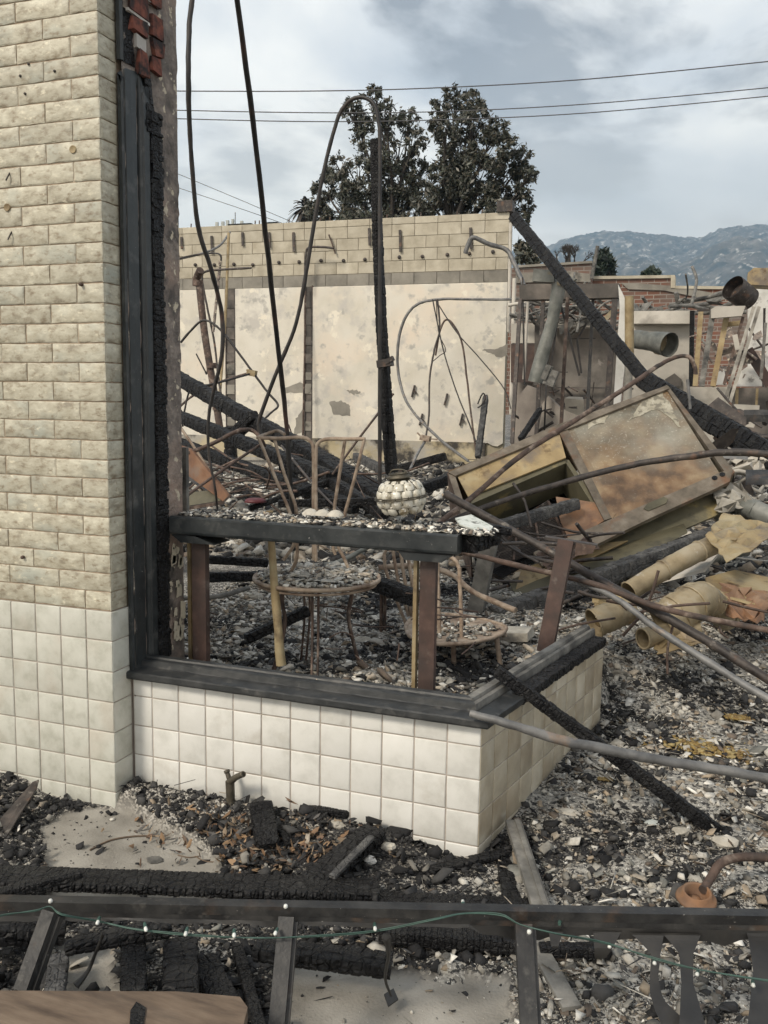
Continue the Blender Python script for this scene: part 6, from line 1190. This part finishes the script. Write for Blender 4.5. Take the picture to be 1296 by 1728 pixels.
# plank pair beside the corner of the low wall
A = G(866, 1388, .085); B = G(922, 1560, .045)
b = MB(); b.bar(A, B, wpx(A, 26), .02); b.bar(A+[.012, 0, .012], B+[.012, 0, .012], .016, .008); tag(b.build('moulded_plank', 'grey_wood'), 'grey moulded plank lying beside the corner of the low wall', 'plank')
A = G(846, 1425, .03); B = G(868, 1560, .02); b = MB(); b.beam(A, B, .05, .03, seg=.018, rough=.12); tag(b.build('charred_plank', 'char'), 'charred plank beside the grey moulded one at the wall corner', 'plank')
A = G(900, 1585, .05); B = G(965, 1702, .03); b = MB(); b.bar(A, B, wpx(A, 30), .012); tag(b.build('grey_plank', 'grey_wood'), 'grey tapering plank piece lying under the rail beside the right baluster', 'plank')
A = G(730, 1428, .03)
lying((690, 1478), (850, 1440), .02, .05, 22, .02, 'char', 'charred_lath', 'charred lath pointing at the low wall corner', .02, 'lath')
b = MB(); b.prism([G(x, y, z) for x, y, z in ((8, 1405, .03), (0, 1385, .04), (55, 1322, .10), (66, 1318, .10), (62, 1332, .09), (12, 1412, .03))], (0, 0, 1), .006); tag(b.build('metal_strip', 'dark_steel'), 'bent dark metal strip leaning on the pier foot at left', 'strip')
# curled dark scraps hanging under the rail
b = MB(); P = [rp(652, 1580, .28), rp(656, 1610, .22), rp(650, 1650, .12), rp(660, 1680, .05)]; b.tube(P, [.012, .005, .004, .003], 5, sub=4); b.prism([G(648, 1680, .04), G(664, 1670, .04), G(672, 1688, .03), G(655, 1700, .03)], (0, 0, 1), .004); tag(b.build('torn_strip', 'melt'), 'torn black strip hanging from the rail near the middle', 'strip')
b = MB(); P = [rp(172, 1640, .16), rp(160, 1625, .18), rp(186, 1590, .26)]; b.tube([rp(128, 1664, .14), rp(148, 1640, .16), rp(160, 1612, .2), rp(175, 1575, .28)], [.010, .005, .004, .004], 5, sub=4); tag(b.build('torn_strip', 'melt'), 'curled black strip hanging from the rail at left', 'strip')

# brass tap on the low wall
tp = empty('garden_tap', G(390, 1372, .02), 'old brass garden tap standing before the low tiled wall', 'tap')
base = V(390, 1368, -.055); top = V(388, 1318, -.055)
b = MB(); b.tube([base-[0, 0, .03], base+[0, 0, .02]], .021, 6, smooth=False); b.tube([base+[0, 0, .018], base+(top-base)*.35], [.018, .016], 10, sub=1); b.build('base_nut', 'brass', tp)
b = MB(); b.tube([base+(top-base)*.3, top], [.015, .016], 12, sub=1); b.lathe([(.012, 0), (.015, .004), (.015, .008), (.012, .012)], base+(top-base)*.6, (0, 0, 1), 12); b.build('body', 'brass', tp)
b = MB(); q = V(409, 1307, -.085); b.tube([top-[0, 0, .004], (top+q)/2+[0, 0, .002], q], [.014, .011, .010], 12, sub=3); b.lathe([(.008, -.002), (.011, 0), (.011, .006), (.007, .006)], q, n3(q-top), 12); b.build('spout', 'brass', tp)
b = MB(); q = V(383, 1302, -.05); b.tube([top, q], [.009, .008], 10, sub=1); b.lathe([(0, .006), (.010, .006), (.011, 0), (.011, -.004), (.006, -.004)], q, n3(q-top), 10); b.build('stem', 'brass', tp)
# bent pipe with round flange at right
fp = empty('flanged_pipe', G(1175, 1520, .03), 'rusty bent pipe with a round flange lying in ash at lower right', 'pipe')
c = G(1175, 1514, .075); b = MB(); b.lathe([(0, -.022), (.031, -.021), (.033, .018), (.036, .022), (.041, .021), (.043, .006), (.054, .002), (.058, -.004), (.052, -.010), (.03, -.014)], c, (.05, -.18, 1), 28); b.lathe([(0, 0), (.012, -.001), (.014, -.02)], c, (.05, -.18, 1), 10); b.build('flange', 'brown_rust', fp)
P = [G(1186, 1502, .09), G(1198, 1484, .10), G(1215, 1458, .13), G(1240, 1448, .14), G(1270, 1446, .14), G(1340, 1450, .14)]; b = MB(); b.tube(P, [wpx(p, 15)/2 for p in P], 12); b.build('pipe', 'rust_steel', fp)

# ------------------------------------------------------------------ single larger pieces in the rubble
def rock(p, s, m, name, label, cat, group=None, flat=.5):
    b = MB(); v = []; n1, n2 = 8, 5; rad = [[1+random.uniform(-.18, .18) for _ in range(n1)] for _ in range(n2)]
    for i in range(n2):
        la = -PI/2+PI*(i+.5)/n2
        for j in range(n1):
            lo_ = 2*PI*j/n1; r = rad[i][j]; v.append((p[0]+math.cos(la)*math.cos(lo_)*s[0]*r, p[1]+math.cos(la)*math.sin(lo_)*s[1]*r, p[2]+math.sin(la)*s[0]*flat*r))
    b.add(v, [(i*n1+j, i*n1+(j+1) % n1, (i+1)*n1+(j+1) % n1, (i+1)*n1+j) for i in range(n2-1) for j in range(n1)]+[tuple(range(n1-1, -1, -1)), tuple(range((n2-1)*n1, n2*n1))]); return tag(b.build(name, m), label, cat, group)
def ground_at(x, y, it=5):
    z = .1
    for _ in range(it): p = G(x, y, z); z = float(gh(p[0], p[1]))
    return G(x, y, z)
singles = [((417, 1072), 22, 'stone', 'pale_rock', 'large pale rounded rock seen under the ledge at left', 'rock', .35),
 ((612, 990+92), 17, 'stone', 'pale_rock', 'flat pale rock on the ash right of the table legs', 'rock', .3),
 ((570, 1395), 14, 'stone', 'grey_stone', 'grey stone in front of the low wall beside the charred plank', 'stone', .5),
 ((624, 1455), 11, 'white_board', 'white_stone', 'small white stone on the char in front of the low wall', 'stone', .7),
 ((655, 1432), 14, 'stone', 'brown_stone', 'brown stone on the char in front of the low wall, near its corner', 'stone', .5),
 ((237, 1358), 8, 'red_brick', 'brick_fragment', 'small red brick fragment at the pier corner', 'brick fragment', .8),
 ((960, 1372), 18, 'stone', 'flat_stone', 'flat tan stone in the ash right of the low wall', 'stone', .25),
 ((262, 1340+112), 16, 'grey_wood', 'slate_piece', 'grey slate piece lying on the bare concrete', 'slate', .15),
 ((1225, 1425), 24, 'stone', 'pale_rock', 'cracked pale rock at the foot of the leaning charred stick', 'rock', .4),
 ((1150, 1405), 16, 'stone', 'pale_rock', 'pale rock left of the foot of the charred stick', 'rock', .4),
 ((1285, 1408), 16, 'brown_wood', 'wood_scrap', 'short tan wood scrap at the right edge', 'wood scrap', .2),
 ((1098, 1388), 14, 'shard', 'flat_shard', 'greenish flat shard between the charred stick and the wall', 'shard', .15),
 ((500, 1055), 15, 'stone', 'tan_stone', 'tan stone under the round table', 'stone', .5),
 ((1100, 1498), 9, 'stone', 'small_stone', 'small brown stone left of the rusty flange', 'stone', .6),
 ((430, 1010), 14, 'stone', 'tan_stone', 'tan stone behind the yellowed pole', 'stone', .5),
 ((800, 1085), 10, 'stone', 'tan_stone', 'tan stone under the right chair', 'stone', .5)]
for (xy, w, m, n_, l, c_, fl_) in singles:
    p = ground_at(*xy); r = wpx(p, w); rock(p+[0, 0, r*fl_*.5], (r, r*.8), m, n_, l, c_, flat=fl_)
tube_thing_g = lambda pts, r, m, name, label, cat: tag(MB().tube([ground_at(x, y)+[0, 0, r*1.2] for x, y in pts], r, 6).build(name, m), label, cat)
tube_thing_g([(152, 1436), (185, 1420), (225, 1413), (268, 1412)], .003, 'brown_wood', 'twig', 'long thin twig lying on the bare concrete', 'twig')
tube_thing_g([(300, 1444), (318, 1448), (335, 1446)], .002, 'brown_wood', 'twig', 'short twig on the concrete right of the slate', 'twig')
tube_thing_g([(330, 1446), (345, 1454), (368, 1456)], .002, 'brown_wood', 'twig', 'short twig at the edge of the concrete nearest the leaves', 'twig')
# yellow insulation
for (x, y, w, l) in ((1195, 1268, 60, 'long strip of yellow insulation lying in the ash at right'), (1245, 1215, 16, 'small tuft of yellow insulation above the long yellow strip'), (1020, 1320, 8, 'tiny yellow scrap beside the low wall')):
    p = ground_at(x, y); R_ = wpx(p, w); n_ = 420; pos = np.stack([p[0]+RS.normal(0, R_*.55, n_), p[1]+RS.normal(0, R_*.32, n_), np.full(n_, p[2]+.012)], -1)
    o = chunk_mesh('insulation', pos, RS.uniform(.006, .030, n_)*min(1, R_/.05), np.array([(.26, .18, .06), (.33, .26, .12), (.18, .12, .05), (.40, .34, .20)])[RS.randint(0, 3, n_)], .3, normal_tilt=1.2)
# dry leaves round the tap
LEAFT = (np.array([(1, 0, .15), (.3, .5, -.05), (-.6, .35, .05), (-1, 0, .2), (-.6, -.35, .05), (.3, -.5, -.05), (.2, 0, .12), (-.5, 0, .1)], float), np.array([(0, 1, 6), (1, 2, 7), (1, 7, 6), (2, 3, 7), (3, 4, 7), (4, 5, 6), (4, 6, 7), (5, 0, 6)]))
n_ = 520; x = np.concatenate([RS.normal(455, 75, n_//2), RS.uniform(230, 640, n_-n_//2)]); y = np.where(np.arange(n_) < n_//2, 1440+RS.normal(0, 30, n_), 1375+RS.uniform(-20, 50, n_)+(x-230)*.08)
pp_ = np.array([ground_at(a_, b_, 3) for a_, b_ in zip(x, y)]); ok = (pp_[:, 1] < -.02) & (pp_[:, 0] < -.05) & (pp_[:, 0] > XP); pp_ = pp_[ok]; pp_[:, 2] += .012
chunk_mesh('dry_leaves', pp_, RS.uniform(.02, .05, len(pp_)), np.array([(.20, .12, .065), (.28, .18, .10), (.15, .09, .055), (.24, .18, .12), (.11, .075, .05), (.09, .085, .08)])[RS.randint(0, 6, len(pp_))], 1.0, m='leaf_brown', normal_tilt=1.8, tpl=LEAFT, jit=.1)

# ------------------------------------------------------------------ trees
def crown(name, clumps, Y, n, leaf, label, cat, trunkpx, cols, base_z=0, limb=.16, parent_loc=None, thick=.75):
    t = empty(name, V(trunkpx[0], trunkpx[1], Y), label, cat); tl = np.array(t.location); t.location.z = base_z
    b = MB(); root = np.array([tl[0], Y, base_z]); fork = V(trunkpx[0], trunkpx[1], Y)
    b.tube([root, (root+fork)/2+[.1, 0, 0], fork], [limb*1.4, limb*1.1, limb], 8)
    cs = []
    for (x, y, r) in clumps:
        yy = Y+random.uniform(-1, 1)*.09*Y*thick*.5; c = V(x, y, yy); R = wpx(c, r); cs.append((c, R))
        m = (fork+c)/2+np.array([random.uniform(-.3, .3), random.uniform(-.3, .3), -.3]); b.tube([fork, m, c], [limb*.7, limb*.4, limb*.12], 6, sub=4)
        for k in range(7):
            d = n3(RS.normal(0, 1, 3)); b.tube([m*.3+c*.7, c+d*R*.5, c+d*R*1.0], [limb*.16, limb*.08, limb*.03], 4, sub=2)
    b.build('trunk', 'bark', t)
    w = np.array([R**2 for _, R in cs]); w /= w.sum(); ids = RS.choice(len(cs), n, p=w); C0 = np.array([c for c, _ in cs])[ids]; RR = np.array([R for _, R in cs])[ids]
    # sub clumps leave gaps between tufts
    nt = 17; tuft = RS.normal(0, 1, (len(cs), nt, 3)); tuft /= np.linalg.norm(tuft, axis=2, keepdims=True); tuft *= (RS.uniform(.25, 1, (len(cs), nt, 1))**.5)
    tu = tuft[ids, RS.randint(0, nt, n)]
    pos = C0+tu*RR[:, None]*np.array([1, 1, .95])+RS.normal(0, 1, (n, 3))*(RR*.10)[:, None]*RS.choice([.7, 1.5], n)[:, None]
    col = np.array(cols)[RS.randint(0, len(cols), n)]*RS.uniform(.7, 1.3, (n, 1))
    o = chunk_mesh('crown', pos-np.array(t.location), RS.uniform(.7, 1.3, n)*leaf, col, 1.0, m='leaf', normal_tilt=3.2, tpl=(np.array([(1, 0, 0), (0, .5, .12), (-1, 0, 0), (0, -.5, .12)], float), np.array([(0, 1, 2, 3)])), jit=.12)
    del o['kind']; o.parent = t
    return t
LC = [(.04, .047, .03), (.055, .062, .042), (.03, .036, .026), (.075, .072, .052), (.10, .088, .062), (.05, .052, .04)]
crown('magnolia_tree', [(628, 162, 18), (594, 186, 22), (612, 215, 26), (650, 195, 30), (690, 205, 22), (668, 250, 40), (625, 262, 32), (700, 240, 22), (570, 285, 26), (600, 300, 40), (548, 320, 24), (655, 305, 44), (700, 300, 30), (530, 352, 24), (570, 350, 38), (625, 355, 44), (680, 355, 40), (712, 330, 26), (540, 375, 26), (600, 380, 34), (655, 385, 36)], 27, 25000, .165, 'broad dark magnolia tree behind the block wall, left of the two', 'tree', (660, 400), LC, limb=.13)
crown('magnolia_tree', [(768, 168, 22), (740, 185, 18), (795, 175, 22), (752, 215, 30), (800, 210, 32), (835, 225, 26), (772, 255, 38), (825, 260, 38), (865, 250, 22), (882, 275, 22), (896, 295, 14), (750, 300, 38), (805, 305, 44), (855, 305, 34), (885, 320, 20), (725, 340, 32), (770, 350, 44), (830, 350, 40), (872, 350, 24), (725, 380, 28), (780, 388, 34), (838, 380, 26), (880, 372, 16)], 25.5, 27000, .16, 'dense dark magnolia tree behind the block wall, right of the two', 'tree', (770, 400), LC, limb=.13)
crown('dark_tree', [(878, 415, 12), (892, 425, 14), (885, 440, 14), (898, 442, 12)], 24, 900, .25, 'small dark tree peeking past the right end of the block wall', 'tree', (886, 470), LC, limb=.06)
crown('conifer_tree', [(1018, 428, 8), (1014, 440, 13), (1024, 446, 14), (1010, 455, 14), (1025, 460, 14)], 40, 2200, .30, 'dark round conifer above the far brick wall', 'tree', (1018, 480), [(.015, .028, .018), (.022, .035, .02)], limb=.12)
crown('conifer_tree', [(1100, 452, 4), (1098, 459, 8), (1106, 462, 9), (1090, 464, 8)], 55, 900, .32, 'small conifer tip behind the far brick wall', 'tree', (1099, 485), [(.02, .035, .02), (.03, .045, .025)], limb=.1)
# bare tree
bt = empty('bare_tree', (*V(965, 470, 45)[:2], 0), 'leafless pale tree before the mountains, left of the conifer', 'tree')
b = MB(); root = np.array([*V(965, 470, 45)[:2], 0.]); fk = V(965, 470, 45); b.tube([root, fk], [.2, .13], 6, sub=1)
def twig(p, d, l, r, k):
    q = p+d*l; b.tube([p, (p+q)/2+RS.normal(0, l*.05, 3), q], [r, r*.8, r*.55], 4, sub=2, cap=False)
    if k:
        for _ in range(3): twig(q, n3(d+RS.normal(0, .48, 3)*[1, .6, .8]), l*.72, r*.6, k-1)
for _ in range(4): twig(fk, n3((random.uniform(-.9, .9), random.uniform(-.2, .2), 1)), .62, .07, 4)
b.build('branches', 'bark', bt)
# palm
pm_ = empty('palm_tree', (*V(515, 400, 48)[:2], 0), 'small palm peeking over the block wall at the left of the magnolia', 'tree')
tp_ = V(516, 350, 48); b = MB(); b.tube([(tp_[0], tp_[1], 0), tp_], .22, 8, sub=1); b.build('trunk', 'bark', pm_)
for k in range(46):
    az = random.uniform(0, 2*PI); el = random.uniform(-1.1, 1.2); L_ = random.uniform(.9, 1.35); d = np.array([math.cos(az)*math.cos(el), math.sin(az)*math.cos(el), math.sin(el)]); s_ = n3(np.cross(d, (0, 0, 1)))
    v = []; f = []
    for j in range(7):
        t = j/6; c_ = tp_+d*L_*t+[0, 0, -.5*L_*t*t]; w_ = .02+.16*math.sin(PI*min(1, t*1.05))*(1 if j % 2 else .55); v += [c_-s_*w_, c_+[0, 0, .03], c_+s_*w_]
    for j in range(6): f += [(j*3, j*3+1, j*3+4, j*3+3), (j*3+1, j*3+2, j*3+5, j*3+4)]
    fb_ = MB(); fb_.add(v, f); o = fb_.build('frond', 'green_dark' if 'green_dark' in MATS else 'bark', pm_)
# ------------------------------------------------------------------ antenna mast
am = empty('antenna_mast', (*V(396, 400, 60)[:2], 0), 'group of white panel antennas above the block wall at left', 'antennas')
b = MB(); q = V(396, 392, 60); b.tube([(q[0], q[1], 0), q], .25, 8, sub=1); b.build('mast', 'antenna', am)
for (x, y0, y1, w) in ((366, 375, 396, 5), (376, 374, 396, 5), (384, 372, 396, 5), (393, 370, 396, 4), (408, 373, 398, 5), (413, 377, 396, 4), (417, 378, 394, 3.5), (422, 382, 394, 3)):
    A = V(x, y0, 60); B = V(x, y1, 60); b = MB(); b.bar(A, B, wpx(A, w), wpx(A, 3), up=(0, 1, 0)); b.build('antenna_panel', 'antenna', am)
b = MB(); A = V(397, 358, 60); b.tube([A, V(397, 392, 60)], .03, 5); b.bar(V(362, 388, 60), V(424, 388, 60), .1, .1); b.build('bracket', 'wire', am)
for (x, y) in ((400, 380), (403, 386), (398, 388)): MB().lathe([(0, .06), (.1, .05), (.13, 0)], V(x, y, 59.8), (0, -1, 0), 10).build('dish', 'antenna', am)
# ------------------------------------------------------------------ power lines
for (pts, w, l) in (([(250, 153.5), (500, 154), (720, 149), (1000, 133), (1400, 93)], 2.0, 'topmost of the three power lines across the sky'), ([(250, 185), (500, 190), (720, 189), (1000, 175), (1400, 138)], 1.8, 'middle of the three power lines across the sky'), ([(250, 199), (500, 205), (720, 203), (1000, 190), (1400, 152)], 1.8, 'lowest of the three power lines across the sky'), ([(280, 285), (400, 335), (540, 395)], 1.0, 'faint thin wire falling right above the antennas, upper one'), ([(280, 310), (400, 350), (520, 392)], 1.0, 'faint thin wire falling right above the antennas, lower one')):
    P = [V(x, y, 22 if w > 1.5 else 40) for x, y in pts]; b = MB(); b.tube(P, [wpx(p, w)/2 for p in P], 5, sub=8); tag(b.build('power_line', 'wire'), l, 'power line', 'power lines')
# ------------------------------------------------------------------ mountains
def mountains():
    ridge = [(700, 430), (850, 425), (905, 418), (940, 405), (985, 393), (1010, 390), (1060, 393), (1090, 398), (1110, 395), (1130, 400), (1170, 400), (1195, 388), (1228, 380), (1260, 381), (1296, 381), (1400, 372), (1550, 385), (1800, 400), (2200, 430)]
    xs = np.concatenate([np.linspace(500, 860, 30), np.linspace(865, 1330, 330), np.linspace(1340, 2200, 60)]); ry = np.interp(xs, [p[0] for p in ridge], [p[1] for p in ridge])
    nd = 150; Y0, Y1 = 1700., 3400.; v = []
    px = []
    for i, x in enumerate(xs):
        top = V(x, ry[i], Y1)
        for j in range(nd):
            t = j/(nd-1); Y = Y0+(Y1-Y0)*t; base = V(x, 690, Y); X = base[0]; px.append((X, Y, t, top[2]))
    a = np.array(px); t = a[:, 2]
    n1 = np.abs(fbm(a[:, 0]+a[:, 1]*.35, a[:, 1]*.5, 1/300., 40))*2.4; n2 = fbm(a[:, 0], a[:, 1], 1/130., 50); n3_ = fbm(a[:, 0], a[:, 1], 1/38., 60)
    z = a[:, 3]*(t**1.15)+(n1-.25)*230*t*(1-t)*2+n2*120*t*(1-t)*1.6+n3_*60*np.minimum(1, (1-t)*5)*t+n3_*12*(t > .9)+fbm(a[:, 0], a[:, 1], 1/14., 70)*14*t
    z += 150*np.exp(-((a[:, 0]-V(1180, 450, 2400)[0])/420)**2-((t-.38)/.2)**2)
    vv = np.stack([a[:, 0], a[:, 1], z-5*(t == 0)], -1); n = len(xs)
    i = np.arange(n*nd).reshape(n, nd); f = np.stack([i[:-1, :-1], i[1:, :-1], i[1:, 1:], i[:-1, 1:]], -1).reshape(-1, 4)
    me = bpy.data.meshes.new('mountains'); mesh_np(me, vv, f); me.polygons.foreach_set('use_smooth', [True]*len(f))
    m = mat('mountain', [(.04, .038, .03), (.11, .095, .075), (.26, .235, .20)], .02, 1., bump=0, layers=[((.55, .51, .45), .05, .58, .64), ((.03, .035, .028), .03, .52, .60)], detail=12)
    me.materials.append(m); o = bpy.data.objects.new('mountains', me); COL.objects.link(o); o['kind'] = 'structure'
mountains()
# ------------------------------------------------------------------ haze: one box of thin air
b = MB(); b.box(-4600, 4600, -60, 3600, -8, 760); hz = b.build('haze', 'wire', None, (0, 0, 0)); hz['kind'] = 'stuff'
m = bpy.data.materials.new('haze_air'); m.use_nodes = True; nt = m.node_tree; nt.nodes.clear(); o_ = nt.nodes.new('ShaderNodeOutputMaterial'); pv = nt.nodes.new('ShaderNodeVolumePrincipled')
pv.inputs['Color'].default_value = (.52, .76, 1.0, 1); pv.inputs['Density'].default_value = .00028; pv.inputs['Anisotropy'].default_value = .1; nt.links.new(pv.outputs[0], o_.inputs['Volume'])
hz.data.materials.clear(); hz.data.materials.append(m)
